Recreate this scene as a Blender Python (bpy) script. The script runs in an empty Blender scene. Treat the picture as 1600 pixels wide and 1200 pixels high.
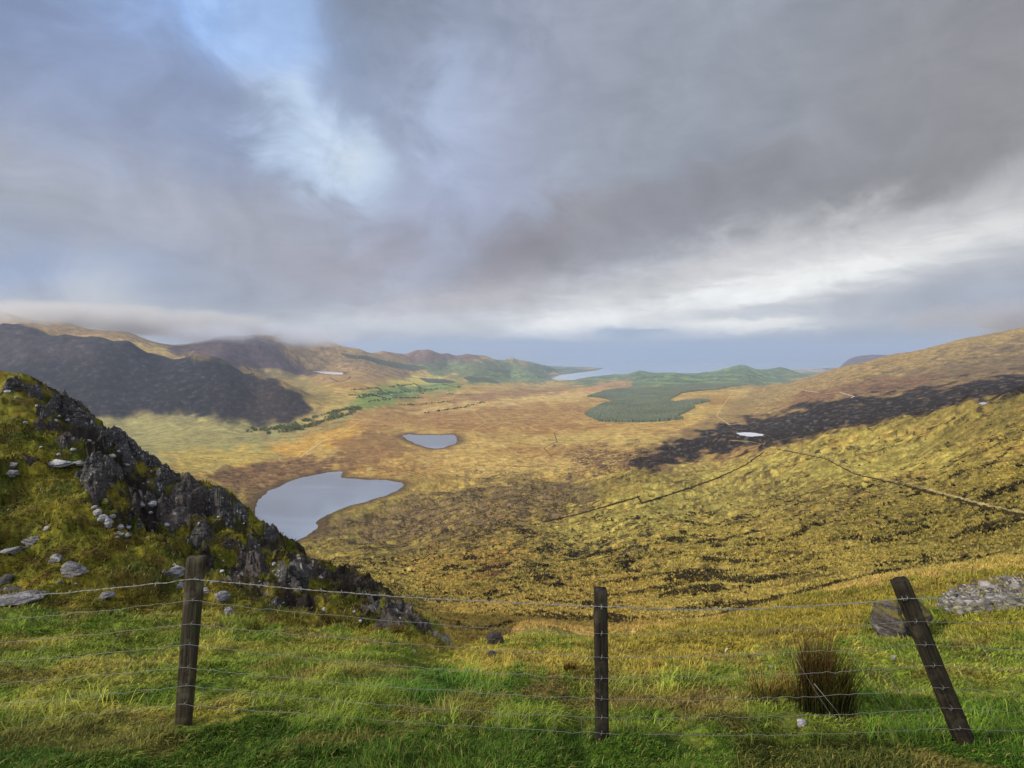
import bpy, bmesh, math, random
import numpy as np
from mathutils import Vector, Matrix

random.seed(7)
RNG = np.random.default_rng(11)
SC = bpy.context.scene
COL = SC.collection

# ------------------------------------------------------------------ camera
F_PX = 850.0                       # focal length in photo pixels (1600 wide)
PITCH = math.atan(50.0 / F_PX)     # camera tips down a little
cam_d = bpy.data.cameras.new('camera')
cam_d.sensor_width = 36.0
cam_d.lens = 36.0 * F_PX / 1600.0
cam_d.clip_start = 0.05
cam_d.clip_end = 400000.0
cam = bpy.data.objects.new('camera', cam_d)
COL.objects.link(cam)
cam.location = (0, 0, 0)           # the eye is the origin; the sea lies 430 m below
cam.rotation_euler = (math.pi / 2 - PITCH, 0, 0)
SC.camera = cam

# ------------------------------------------------------------------ exposure
EXPO = 1.0
SC.view_settings.view_transform = 'Standard'
SC.view_settings.look = 'None'
SC.view_settings.exposure = EXPO
SC.view_settings.gamma = 1.0
SC.cycles.max_bounces = 5
SC.cycles.diffuse_bounces = 2
SC.cycles.glossy_bounces = 2
SC.cycles.transmission_bounces = 2
SC.cycles.volume_bounces = 1
SC.cycles.caustics_reflective = False
SC.cycles.caustics_refractive = False

SUN_AZ = math.radians(-112)        # clockwise from straight ahead
SUN_EL = math.radians(29)
HALL = 0.84                        # display colour -> albedo under this light


def s2l(c):
    c = np.asarray(c, dtype=float) / 255.0
    return np.where(c <= 0.04045, c / 12.92, ((c + 0.055) / 1.055) ** 2.4)


def ray(px, py):
    p = (px - 800.0) / F_PX
    q = (600.0 - py) / F_PX
    return np.array([p, math.cos(PITCH) + q * math.sin(PITCH), -math.sin(PITCH) + q * math.cos(PITCH)])


def at(px, py, Y):
    d = ray(px, py)
    return d * (Y / d[1])


def on_plane(px, py, z):
    d = ray(px, py)
    return d * (z / d[2])


def project(x, y, z):
    cz = y * math.cos(PITCH) - z * math.sin(PITCH)
    cy = y * math.sin(PITCH) + z * math.cos(PITCH)
    cz = np.where(cz > 1e-3, cz, 1e-3)
    return 800 + F_PX * x / cz, 600 - F_PX * cy / cz


# ------------------------------------------------------------------ sky
def azel(px, py):
    d = ray(px, py)
    d = d / np.linalg.norm(d)
    return math.atan2(d[0], d[1]), math.asin(d[2])


class NT:
    """small helper that adds and wires nodes"""
    def __init__(self, tree):
        self.t = tree
        tree.nodes.clear()

    def n(self, kind, **kw):
        nd = self.t.nodes.new(kind)
        for k, v in kw.items():
            setattr(nd, k, v)
        return nd

    def put(self, sock, v):
        if isinstance(v, bpy.types.NodeSocket):
            self.t.links.new(v, sock)
        elif v is not None:
            sock.default_value = v

    def math(self, op, a, b=None, c=None, clamp=False):
        nd = self.n('ShaderNodeMath', operation=op, use_clamp=clamp)
        self.put(nd.inputs[0], a)
        if b is not None:
            self.put(nd.inputs[1], b)
        if c is not None:
            self.put(nd.inputs[2], c)
        return nd.outputs[0]

    def vmath(self, op, a, b=None, scale=None):
        nd = self.n('ShaderNodeVectorMath', operation=op)
        self.put(nd.inputs[0], a)
        if b is not None:
            self.put(nd.inputs[1], b)
        if scale is not None:
            self.put(nd.inputs['Scale'], scale)
        return nd.outputs['Value'] if op in ('DOT_PRODUCT', 'LENGTH') else nd.outputs[0]

    def noise(self, vec, scale, detail=4, rough=0.55, dist=0.0):
        nd = self.n('ShaderNodeTexNoise')
        if vec is not None:
            self.put(nd.inputs['Vector'], vec)
        nd.inputs['Scale'].default_value = scale
        nd.inputs['Detail'].default_value = detail
        nd.inputs['Roughness'].default_value = rough
        nd.inputs['Distortion'].default_value = dist
        return nd

    def mapr(self, v, a, b, c=0.0, d=1.0, smooth=False):
        nd = self.n('ShaderNodeMapRange')
        nd.interpolation_type = 'SMOOTHSTEP' if smooth else 'LINEAR'
        self.put(nd.inputs[0], v)
        for i, x in enumerate((a, b, c, d)):
            nd.inputs[1 + i].default_value = x
        return nd.outputs[0]

    def mix(self, f, a, b, blend='MIX'):
        nd = self.n('ShaderNodeMix', data_type='RGBA', blend_type=blend)
        self.put(nd.inputs[0], f)
        self.put(nd.inputs[6], a)
        self.put(nd.inputs[7], b)
        return nd.outputs[2]


def build_world():
    w = bpy.data.worlds.new('World')
    SC.world = w
    w.use_nodes = True
    g = NT(w.node_tree)
    tc = g.n('ShaderNodeTexCoord').outputs['Generated']
    sep = g.n('ShaderNodeSeparateXYZ')
    g.put(sep.inputs[0], tc)
    x, y, z = sep.outputs
    az = g.math('ARCTAN2', x, y)
    el = g.math('ARCSINE', z)
    half = (0.5, 0.5, 0.5)
    # cloud grain: billows of several sizes, flattened towards the horizon
    n1 = g.noise(g.vmath('MULTIPLY', tc, (1, 1, 1.3)), 3.2, 5, 0.52)
    n2 = g.noise(g.vmath('MULTIPLY', tc, (1, 1, 1.3)), 8.5, 7, 0.62, 0.6)
    n3 = g.noise(g.vmath('MULTIPLY', tc, (1, 1, 4.0)), 13.0, 7, 0.64, 0.7)
    w1 = g.vmath('SUBTRACT', n1.outputs['Color'], half)
    w2 = g.vmath('SUBTRACT', n2.outputs['Color'], half)
    w3 = g.vmath('SUBTRACT', n3.outputs['Color'], half)
    cmb = g.n('ShaderNodeCombineXYZ')
    g.put(cmb.inputs[0], az)
    g.put(cmb.inputs[1], el)
    warp = g.vmath('ADD', g.vmath('MULTIPLY', w1, (0.20, 0.16, 0)), g.vmath('MULTIPLY', w2, (0.15, 0.13, 0)))
    warp = g.vmath('SCALE', warp, scale=g.mapr(el, 0.0, 0.25, 0.3, 1.0))
    pos = g.vmath('ADD', cmb.outputs[0], warp)
    calm = g.vmath('ADD', cmb.outputs[0], g.vmath('MULTIPLY', w3, (0.20, 0.045, 0)))
    K = 1.0 / (2.0 ** EXPO)

    def rgb(c):
        v = s2l(c) * K
        return (float(v[0]), float(v[1]), float(v[2]), 1.0)

    sky = g.n('ShaderNodeTexSky')
    sky.sky_type = 'NISHITA'
    sky.sun_disc = False
    sky.sun_elevation = SUN_EL
    sky.sun_rotation = SUN_AZ
    nish = g.vmath('SCALE', sky.outputs[0], scale=0.09)
    col = g.mix(0.94, nish, rgb((158, 163, 180)))

    def blob(col, px, py, sx, sy, c, k=1.0, rot=0.0, p=None, hard=False):
        a, e = azel(px, py)
        m = g.n('ShaderNodeMapping', vector_type='TEXTURE')
        g.put(m.inputs[0], pos if p is None else p)
        m.inputs['Location'].default_value = (a, e, 0)
        m.inputs['Rotation'].default_value = (0, 0, math.radians(rot))
        m.inputs['Scale'].default_value = (sx / F_PX, sy / F_PX, 1)
        d = g.vmath('DOT_PRODUCT', m.outputs[0], m.outputs[0])
        if hard:                                   # a torn edge instead of a soft one
            d = g.math('MULTIPLY', d, d)
        wgt = g.math('MULTIPLY', g.math('POWER', 0.3679, d), k, clamp=True)
        return g.mix(wgt, col, rgb(c))

    # broad tones of the cloud deck
    col = blob(col, 1250, 130, 520, 230, (149, 157, 169), 1.0, 8)
    col = blob(col, 1620, 150, 260, 260, (140, 138, 141), 0.9)
    col = blob(col, 1400, 275, 330, 60, (139, 139, 142), 0.9, 12)
    col = blob(col, 60, 40, 260, 110, (122, 142, 180), 0.95)
    col = blob(col, 120, 320, 230, 80, (163, 168, 178), 0.9)
    col = blob(col, 250, 190, 190, 80, (148, 161, 192), 0.8)
    col = blob(col, 440, 450, 260, 100, (166, 168, 179), 0.9)
    col = blob(col, 700, 240, 150, 220, (168, 178, 206), 0.9)
    col = blob(col, 620, 30, 150, 100, (124, 134, 151), 1.0, 0, None, True)
    col = blob(col, 610, 150, 85, 90, (146, 157, 181), 0.9, -15)
    col = blob(col, 705, 150, 50, 100, (172, 186, 214), 0.8)
    col = blob(col, 560, 410, 130, 40, (156, 152, 162), 0.8, 10)
    col = blob(col, 300, 490, 130, 60, (152, 160, 174), 0.9)
    # the torn blue opening upper left
    col = blob(col, 340, 10, 130, 75, (146, 180, 232), 1.0, -15)
    col = blob(col, 425, 85, 60, 80, (163, 192, 236), 1.0, 25, None, True)
    col = blob(col, 385, 175, 85, 38, (134, 148, 178), 0.95, 8)
    col = blob(col, 470, 140, 24, 18, (196, 212, 234), 0.8, 20)
    col = blob(col, 505, 235, 100, 66, (190, 210, 236), 1.0, -25, None, True)
    col = blob(col, 530, 245, 45, 36, (212, 226, 242), 0.9, -25)
    # the dark lower hem of the big cloud, running up to the right
    col = blob(col, 840, 395, 150, 55, (142, 139, 147), 1.0, 18, None, True)
    col = blob(col, 1080, 325, 240, 48, (143, 144, 151), 0.9, 16, None, True)
    # left edge above the hills
    col = blob(col, 90, 420, 120, 42, (148, 166, 202), 0.9)
    col = blob(col, 150, 455, 50, 40, (196, 201, 209), 0.85)
    col = blob(col, 70, 497, 120, 22, (206, 204, 196), 0.8, 0, calm)
    col = blob(col, 100, 512, 260, 22, (212, 208, 198), 0.9, 0, calm)
    col = blob(col, 400, 520, 150, 24, (176, 178, 186), 0.95, 0, calm)
    # light break over the bay
    col = blob(col, 1190, 455, 360, 74, (208, 207, 209), 1.0, 11, None, True)
    col = blob(col, 1520, 350, 190, 44, (196, 196, 197), 0.9, 12)
    col = blob(col, 1180, 470, 240, 36, (232, 232, 230), 0.7, 8)
    col = blob(col, 740, 475, 190, 32, (190, 183, 184), 0.85, 8, calm)
    col = blob(col, 1030, 482, 310, 44, (226, 225, 224), 1.0, 8, calm)
    col = blob(col, 1250, 448, 210, 17, (264, 264, 260), 1.0, 13, calm)
    col = blob(col, 1080, 470, 160, 14, (258, 258, 256), 0.9, 14, calm)
    col = blob(col, 1200, 506, 180, 13, (284, 280, 268), 1.0, 0, calm)
    col = blob(col, 880, 508, 120, 17, (280, 278, 272), 1.0, 4, calm)
    col = blob(col, 1190, 486, 130, 9, (208, 210, 214), 0.9, 3, calm)
    col = blob(col, 660, 508, 180, 19, (220, 222, 224), 0.9, 0, calm)
    col = blob(col, 1520, 468, 200, 44, (164, 171, 184), 0.95, 8, calm)
    col = blob(col, 990, 520, 60, 9, (164, 184, 212), 0.9, 0, calm)
    # blue gloom hanging over the sea
    col = blob(col, 1060, 550, 330, 15, (118, 148, 186), 1.0, 0, calm)
    col = blob(col, 780, 540, 170, 13, (150, 168, 194), 0.9, 0, calm)
    col = blob(col, 1420, 535, 150, 18, (160, 170, 184), 0.9, 0, calm)
    # fine billow contrast everywhere
    f = g.math('MULTIPLY', g.mapr(n2.outputs[0], 0.3, 0.7, 0.88, 1.14), g.mapr(n3.outputs[0], 0.3, 0.7, 0.965, 1.04))
    f = g.math('MULTIPLY', f, g.mapr(n1.outputs[0], 0.3, 0.7, 0.93, 1.08))
    # unseen sky overhead and behind the viewer, brightened to light the land
    back = g.mapr(y, 0.35, -0.5, 1.0, BACK_SKY, smooth=True)
    top = g.mapr(z, 0.62, 0.95, 1.0, 1.7, smooth=True)
    f = g.math('MULTIPLY', f, g.math('MULTIPLY', back, top))
    col = g.vmath('SCALE', col, scale=f)
    bg = g.n('ShaderNodeBackground')
    g.put(bg.inputs[0], col)
    bg.inputs[1].default_value = 1.0
    out = g.n('ShaderNodeOutputWorld')
    g.put(out.inputs[0], bg.outputs[0])
    w.cycles.sampling_method = 'MANUAL'
    w.cycles.sample_map_resolution = 512


BACK_SKY = 2.8
build_world()

sun_d = bpy.data.lights.new('sun', 'SUN')
sun_d.energy = 2.2
sun_d.angle = math.radians(6)
sun_d.color = (1.0, 0.93, 0.82)
sun = bpy.data.objects.new('sun', sun_d)
COL.objects.link(sun)
sun_dir = Vector((math.sin(SUN_AZ) * math.cos(SUN_EL), math.cos(SUN_AZ) * math.cos(SUN_EL), math.sin(SUN_EL)))
sun.rotation_euler = sun_dir.to_track_quat('Z', 'Y').to_euler()


# ------------------------------------------------------------------ helpers
def tag(o, label=None, cat=None, group=None, kind=None):
    if label:
        o['label'] = label
    if cat:
        o['category'] = cat
    if group:
        o['group'] = group
    if kind:
        o['kind'] = kind
    return o


def empty(name, loc, rz=0.0):
    o = bpy.data.objects.new(name, None)
    o.empty_display_size = 0.1
    COL.objects.link(o)
    o.location = loc
    o.rotation_euler = (0, 0, rz)
    return o


def mesh_obj(name, verts, faces, mat=None, parent=None, smooth=True, colors=None, loops=None, sizes=None):
    """faces: an (n,k) array, or a list of tuples; colors: one linear rgb per vertex"""
    me = bpy.data.meshes.new(name)
    verts = np.asarray(verts, dtype=np.float32)
    if isinstance(faces, np.ndarray) or loops is not None:
        if loops is None:
            k = faces.shape[1]
            loops = faces.reshape(-1)
            sizes = np.full(faces.shape[0], k, dtype=np.int32)
        loops = np.asarray(loops, dtype=np.int32)
        sizes = np.asarray(sizes, dtype=np.int32)
        starts = np.concatenate(([0], np.cumsum(sizes)[:-1])).astype(np.int32)
        me.vertices.add(len(verts))
        me.vertices.foreach_set('co', verts.reshape(-1))
        me.loops.add(len(loops))
        me.loops.foreach_set('vertex_index', loops)
        me.polygons.add(len(sizes))
        me.polygons.foreach_set('loop_start', starts)
        try:
            me.polygons.foreach_set('loop_total', sizes)
        except Exception:
            pass
        me.update(calc_edges=True)
    else:
        me.from_pydata([tuple(map(float, v)) for v in verts], [], faces)
        me.update()
    if smooth:
        me.polygons.foreach_set('use_smooth', np.ones(len(me.polygons), dtype=bool))
    if colors is not None:
        a = me.color_attributes.new('tint', 'FLOAT_COLOR', 'POINT')
        c = np.ones((len(verts), 4), dtype=np.float32)
        c[:, :3] = colors
        a.data.foreach_set('color', c.reshape(-1))
    if mat:
        me.materials.append(mat)
    o = bpy.data.objects.new(name, me)
    COL.objects.link(o)
    if parent:
        o.parent = parent
    return o


# ------------------------------------------------------------------ noise
def _hash(ix, iy, seed):
    h = (ix.astype(np.int64) * 374761393 + iy.astype(np.int64) * 668265263 + seed * 974634721) & 0xFFFFFFFF
    h = ((h ^ (h >> 13)) * 1274126177) & 0xFFFFFFFF
    h = (h ^ (h >> 16)) & 0xFFFFFFFF
    return h


def gnoise(x, y, seed):
    """gradient noise, about -0.7..0.7"""
    x0 = np.floor(x)
    y0 = np.floor(y)
    fx = x - x0
    fy = y - y0
    ix = x0.astype(np.int64)
    iy = y0.astype(np.int64)
    u = fx * fx * fx * (fx * (fx * 6 - 15) + 10)
    v = fy * fy * fy * (fy * (fy * 6 - 15) + 10)

    def corner(dx, dy):
        a = _hash(ix + dx, iy + dy, seed) * (2 * math.pi / 4294967296.0)
        return np.cos(a) * (fx - dx) + np.sin(a) * (fy - dy)
    a = corner(0, 0)
    a = a + u * (corner(1, 0) - a)
    b = corner(0, 1)
    b = b + u * (corner(1, 1) - b)
    return a + v * (b - a)


def fbm(x, y, lam, octs, seed, gain=0.5):
    out = np.zeros_like(x)
    amp = 1.0
    for k in range(octs):
        out += amp * gnoise(x / lam + 17.3 * k, y / lam - 9.1 * k, seed + k)
        lam *= 0.5
        amp *= gain
    return out


def sstep(a, b, x):
    t = np.clip((x - a) / (b - a), 0, 1)
    return t * t * (3 - 2 * t)


def poly_sd(px, py, poly):
    """signed distance to a polygon, positive inside"""
    P = np.asarray(poly, dtype=float)
    n = len(P)
    d2 = np.full(px.shape, 1e30)
    ins = np.zeros(px.shape, dtype=bool)
    for i in range(n):
        ax, ay = P[i]
        bx, by = P[(i + 1) % n]
        ex, ey = bx - ax, by - ay
        wx, wy = px - ax, py - ay
        t = np.clip((wx * ex + wy * ey) / (ex * ex + ey * ey + 1e-12), 0, 1)
        d2 = np.minimum(d2, (wx - t * ex) ** 2 + (wy - t * ey) ** 2)
        c = (ay > py) != (by > py)
        with np.errstate(divide='ignore', invalid='ignore'):
            xi = ax + (py - ay) * (bx - ax) / (by - ay if by != ay else 1e-12)
        ins ^= c & (px < xi)
    d = np.sqrt(d2)
    return np.where(ins, d, -d)


# ------------------------------------------------------------------ the land
SEA = -430.0
CTRL = []


def C(px, *pts):
    for (py, Y) in pts:
        CTRL.append((px, py, Y))


KNOLL = [(0, 592, 20), (60, 607, 20), (120, 637, 20), (180, 682, 19.7), (240, 727, 19), (300, 752, 18.5), (350, 778, 17.8),
         (400, 817, 17), (440, 852, 16.3), (490, 881, 15.5), (560, 903, 14), (600, 927, 12.8), (650, 968, 11.2), (700, 1006, 9.6)]
for (a, b, c_) in KNOLL:
    CTRL.append((a, b, c_))
    CTRL.append((a + 10, b + 75, c_ * 1.45))
for a in (-700, -450, -250, 0, 150, 300, 450, 600, 750, 900, 1050, 1200, 1350, 1500, 1600, 1850, 2100):
    if a < 700:
        C(a, (1200, 2.62), (1132, 3.40))
    else:
        C(a, (1250, 2.35), (1170, 3.24))
for a in (0, 150, 300, 450, 600, 750, 900, 1050, 1200, 1350):
    C(a, (1062, 4.6))
for a in (0, 150, 300, 450, 600, 750, 900, 1050, 1200):
    C(a, (1003, 7.1))
C(-450, (1000, 6), (930, 9), (640, 15), (560, 20), (640, 30), (760, 80), (700, 400), (650, 1900), (540, 2700), (480, 3300), (520, 5000), (560, 9000))
C(-200, (1000, 6.2), (935, 9), (700, 15), (565, 20), (640, 30), (770, 80), (720, 500), (655, 1950), (545, 2750), (490, 3250), (520, 3700), (478, 4500), (520, 6000), (560, 9000))
C(0, (940, 9), (850, 11.5), (750, 14), (650, 17), (790, 60), (760, 200), (720, 700), (680, 1400), (656, 2000), (600, 2400), (550, 2800), (507, 3200), (522, 3500), (487, 4500), (530, 5700), (562, 9000), (562, 14000))
C(150, (527, 3000))
C(50, (514, 3120))
C(100, (945, 9), (850, 11), (750, 14.5), (680, 17.5), (830, 60), (780, 200), (730, 700), (690, 1300), (656, 1950), (600, 2350), (550, 2750), (521, 3050), (540, 3400), (503, 4500), (530, 5700))
C(200, (955, 9), (880, 11), (800, 14), (740, 17), (860, 60), (800, 200), (745, 700), (700, 1250), (662, 1900), (600, 2400), (560, 2700), (533, 2950), (550, 3300), (520, 4500), (545, 6000), (562, 9500))
C(300, (960, 9.2), (890, 11.5), (830, 14), (780, 16.5), (880, 60), (810, 250), (755, 800), (710, 1200), (670, 1700), (642, 2050), (600, 2350), (570, 2650), (552, 2850), (572, 3300), (538, 4600), (555, 6500))
C(350, (566, 2780), (526, 4700), (550, 6500))
C(400, (965, 9.3), (910, 11.5), (860, 14), (920, 50), (860, 250), (828, 620), (745, 990), (720, 1150), (692, 1420), (672, 1700), (650, 1950), (612, 2350), (583, 2620), (602, 3000), (580, 4000), (528, 4750), (548, 6500), (565, 9500))
C(440, (540, 4900), (524, 6300), (595, 2550))
C(470, (960, 10), (915, 12.5), (930, 50), (885, 250), (862, 520), (740, 1010), (720, 1180), (690, 1450), (668, 1750), (645, 2000), (625, 2250), (609, 2450), (614, 2750), (602, 3300), (580, 4600), (529, 6300), (545, 7500))
C(510, (590, 4000), (578, 4950), (534, 6350))
C(560, (970, 10), (940, 12), (925, 50), (900, 180), (870, 400), (850, 560), (795, 780), (742, 1005), (715, 1200), (690, 1450), (670, 1700), (650, 2000), (631, 2350), (610, 2900), (590, 3800), (576, 4600), (560, 5600), (545, 6500), (556, 7500), (566, 10000))
C(600, (549, 7700), (560, 6700))
C(650, (1010, 8), (985, 22), (960, 60), (920, 160), (880, 350), (840, 580), (800, 760), (760, 930), (720, 1200), (665, 1850), (640, 2500), (620, 3300), (605, 4300), (590, 5800), (575, 7000), (560, 8000), (547, 8700), (560, 9700), (572, 12000))
C(700, (1025, 8), (1006, 14), (988, 25), (968, 50), (940, 120), (900, 220), (850, 420), (800, 690), (750, 970), (715, 1270), (665, 1900), (640, 2550), (620, 3400), (605, 4500), (592, 6000), (580, 7500), (565, 8300), (551, 8900), (565, 9800), (575, 12000))
C(800, (1012, 10), (994, 16), (976, 28), (955, 60), (920, 130), (870, 270), (820, 480), (770, 780), (720, 1200), (690, 1550), (660, 2100), (635, 2900), (615, 4000), (602, 5500), (594, 7500), (580, 9200), (558, 10500), (574, 11700))
C(850, (571, 11000), (597, 7600))
C(670, (546.5, 8750))
C(730, (553.3, 9200), (560, 8500), (564, 10500))
C(760, (556, 9700), (563, 8900), (568, 11000))
C(825, (565, 10800))
C(1320, (585, 7000), (566, 11300), (580, 14000))
C(1370, (575, 5000), (580, 7500), (554, 11500), (570, 14000))
C(1430, (551, 11500), (570, 14000))
C(900, (1015, 9.5), (996, 16), (980, 30), (962, 60), (900, 180), (850, 350), (760, 800), (700, 1400), (655, 2250), (625, 3400), (609, 4800), (599, 7000), (593, 8400), (586, 10600), (580, 13000))
C(940, (574.5, 14300), (576, 17000))
C(1000, (1008, 10), (992, 17), (978, 30), (964, 50), (940, 90), (880, 190), (820, 350), (770, 580), (730, 900), (700, 1250), (680, 1550), (655, 2150), (625, 3300), (609, 4600), (600, 5800), (590, 7500), (578.5, 8400), (592, 9600))
C(1050, (583, 8600), (595, 10000))
C(1100, (988, 11), (962, 50), (925, 80), (880, 150), (800, 420), (740, 800), (710, 1050), (695, 1250), (670, 1600), (650, 2000), (625, 2900), (607, 4200), (597, 6000), (588, 7800), (581, 8800), (590, 10000))
C(1160, (570.5, 9100), (587, 10500))
C(1220, (574, 9300), (587, 11000))
C(1200, (958, 13), (950, 40), (900, 110), (850, 200), (800, 330), (750, 530), (710, 800), (692, 930), (696, 1050), (683, 1150), (675, 1350), (660, 1650), (640, 2100), (620, 2900), (602, 3900), (607, 5500), (596, 7000), (586, 8200))
C(1300, (932, 15), (926, 40), (880, 100), (800, 240), (720, 490), (674, 750), (682, 900), (656, 1250), (636, 1500), (620, 1750), (605, 2200), (590, 2900), (577, 3500), (592, 5000), (592, 8000), (592, 12000))
C(1350, (566, 3300))
C(1400, (1055, 5.2), (980, 9), (912, 16.5), (905, 45), (860, 110), (780, 240), (700, 480), (654, 640), (662, 780), (640, 1100), (620, 1400), (605, 1750), (585, 2200), (565, 2700), (554, 3100), (576, 4500), (592, 9000))
C(1500, (1055, 5.2), (970, 9.5), (898, 18), (895, 50), (840, 110), (760, 210), (680, 400), (632, 560), (642, 700), (622, 950), (605, 1250), (590, 1600), (570, 2000), (545, 2500), (531, 2900), (552, 4000), (585, 8000))
C(1600, (1055, 5.3), (960, 10), (885, 19.5), (885, 50), (820, 100), (740, 180), (660, 330), (614, 480), (624, 620), (606, 900), (588, 1300), (570, 1650), (540, 2200), (513, 2700), (535, 3800), (580, 8000))
C(1850, (1050, 5.5), (950, 10), (862, 20), (860, 50), (780, 110), (700, 180), (590, 420), (602, 560), (592, 900), (550, 1500), (500, 2200), (455, 2650), (490, 3800), (570, 8000))


def build_rbf():
    pts, val = [], []
    for (px, py, Y) in CTRL:
        p = at(px, py, Y)
        r = math.hypot(p[0], p[1])
        pts.append((math.atan2(p[0], p[1]), math.log(r)))
        val.append(p[2] / r)
    # the ground round and behind the viewer
    for th in np.radians([-180, -140, -100, -75, -40, 0, 40, 75, 100, 140, 180]):
        for r in (0.25, 0.6, 1.2):
            pts.append((th, math.log(r)))
            val.append((-1.66 - 0.1 * r) / r)
    for th in np.radians([-180, -150, -120, -95, 95, 120, 150, 180]):
        for r, z in ((2.5, -1.85), (6, -1.7), (15, -0.5), (60, 4), (300, 20), (2000, 150), (14000, 100)):
            pts.append((th, math.log(r)))
            val.append(z / r)
    P = np.array(pts)
    V = np.array(val)
    key = np.unique(np.round(P, 3), axis=0, return_index=True)[1]
    return P[key] * np.array([6.0, 1.0]), V[key]


RP, RV = build_rbf()


def kern(d2):
    return 0.5 * d2 * np.log(d2 + 1e-9)


_n = len(RP)
_A = np.zeros((_n + 3, _n + 3))
_d2 = ((RP[:, None, :] - RP[None, :, :]) ** 2).sum(-1)
_A[:_n, :_n] = kern(_d2) + np.eye(_n) * 2e-4
_A[:_n, _n] = 1
_A[:_n, _n + 1:] = RP
_A[_n:, :_n] = _A[:_n, _n:].T
_w = np.linalg.solve(_A, np.concatenate((RV, np.zeros(3))))


def rbf_eval(th, lr):
    q = np.stack((th * 6.0, lr), -1).reshape(-1, 2)
    out = np.empty(len(q))
    for i in range(0, len(q), 20000):
        qq = q[i:i + 20000]
        d2 = ((qq[:, None, 0] - RP[None, :, 0]) ** 2 + (qq[:, None, 1] - RP[None, :, 1]) ** 2)
        out[i:i + 20000] = kern(d2) @ _w[:_n] + _w[_n] + qq @ _w[_n + 1:]
    return out.reshape(th.shape)


# polar grid round the viewer: fine where the view looks, coarse elsewhere
th_v = np.linspace(math.radians(-47), math.radians(47), 1240)
TH = np.concatenate((np.radians(np.linspace(-180, -47.9, 50)), th_v, np.radians(np.linspace(47.9, 180, 50))))
LR = np.concatenate((np.linspace(math.log(0.25), math.log(2.0), 36)[:-1], np.linspace(math.log(2.0), math.log(5.0), 110)[:-1],
                     np.linspace(math.log(5.0), math.log(25.0), 380)[:-1], np.linspace(math.log(25.0), math.log(1200.0), 640)[:-1], np.linspace(math.log(1200.0), math.log(17000.0), 370)))
NT_, NR = len(TH), len(LR)
# coarse evaluation of the smooth land, then interpolation onto the fine grid
ct = np.unique(np.concatenate((np.linspace(-math.pi, math.pi, 60), np.linspace(-0.86, 0.86, 300))))
cr = np.linspace(LR[0], LR[-1], 420)
S0 = rbf_eval(*np.meshgrid(ct, cr, indexing='ij'))


def interp2(gx, gy, Z, x, y):
    i = np.clip(np.searchsorted(gx, x) - 1, 0, len(gx) - 2)
    j = np.clip(np.searchsorted(gy, y) - 1, 0, len(gy) - 2)
    fx = np.clip((x - gx[i]) / (gx[i + 1] - gx[i]), 0, 1)
    fy = np.clip((y - gy[j]) / (gy[j + 1] - gy[j]), 0, 1)
    return (Z[i, j] * (1 - fx) * (1 - fy) + Z[i + 1, j] * fx * (1 - fy) + Z[i, j + 1] * (1 - fx) * fy + Z[i + 1, j + 1] * fx * fy)


T2, L2 = np.meshgrid(TH, LR, indexing='ij')
R2 = np.exp(L2)
X2 = R2 * np.sin(T2)
Y2 = R2 * np.cos(T2)
Z2 = interp2(ct, cr, S0, T2, L2) * R2

# ---- waters: outlines where the photograph shows the shores, laid on their own level
LAKES = {
    'lake': (-225.0, [(396, 800), (402, 785), (412, 775), (425, 765), (445, 755), (470, 746), (495, 741), (515, 738), (533, 737), (537, 746), (548, 748),
                      (575, 750), (605, 750), (628, 753), (632, 758), (622, 766), (605, 775), (575, 784), (555, 788), (530, 796), (508, 804), (500, 812),
                      (497, 825), (480, 840), (455, 850), (430, 858), (400, 845), (392, 820)], 90),
    'small_lake': (-252.0, [(628, 680.5), (640, 678), (660, 679.5), (690, 680), (708, 679), (714, 682), (716, 687), (710, 694), (695, 700), (680, 700.5), (660, 697.5), (643, 691)], 130),
    'tarn': (-168.0, [(487, 579.2), (505, 579.7), (520, 580.8), (537, 581.8), (536, 585), (520, 585.4), (500, 583.2)], 200),
    'pond': (-178.0, [(1150, 676.5), (1165, 675.5), (1180, 676.5), (1194, 679), (1190, 681), (1172, 682), (1158, 679.5)], 60),
}
def first_hit(px, py):
    d = ray(px, py)
    hl = math.hypot(d[0], d[1])
    rr = np.exp(np.linspace(math.log(60), math.log(4000), 3000))
    g = interp2(TH, LR, Z2, np.full(rr.shape, math.atan2(d[0], d[1])), np.log(rr))
    i = np.nonzero(g >= d[2] / hl * rr)[0]
    return float(g[i[0]]) if len(i) else None


_pl = first_hit(1537, 630.5)
if _pl is not None:
    LAKES['pool'] = (_pl - 0.3, [(1528, 630.5), (1536, 628.5), (1546, 628.5), (1544, 631), (1535, 632)], 12)
SEA_PX = [(850, 592.5), (893, 594), (925, 588.5), (960, 585), (985, 584.5), (1080, 583), (1100, 583.5), (1130, 579.5), (1225, 579), (1270, 577), (1320, 573),
          (1345, 557), (700, 557), (790, 570), (845, 571.5), (900, 573), (944, 575.2), (930, 579), (880, 585), (856, 588.5)]
WATER_W = np.zeros_like(Z2)       # 1 at and in water, fading out on the shore
POLYXY = {}


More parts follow.
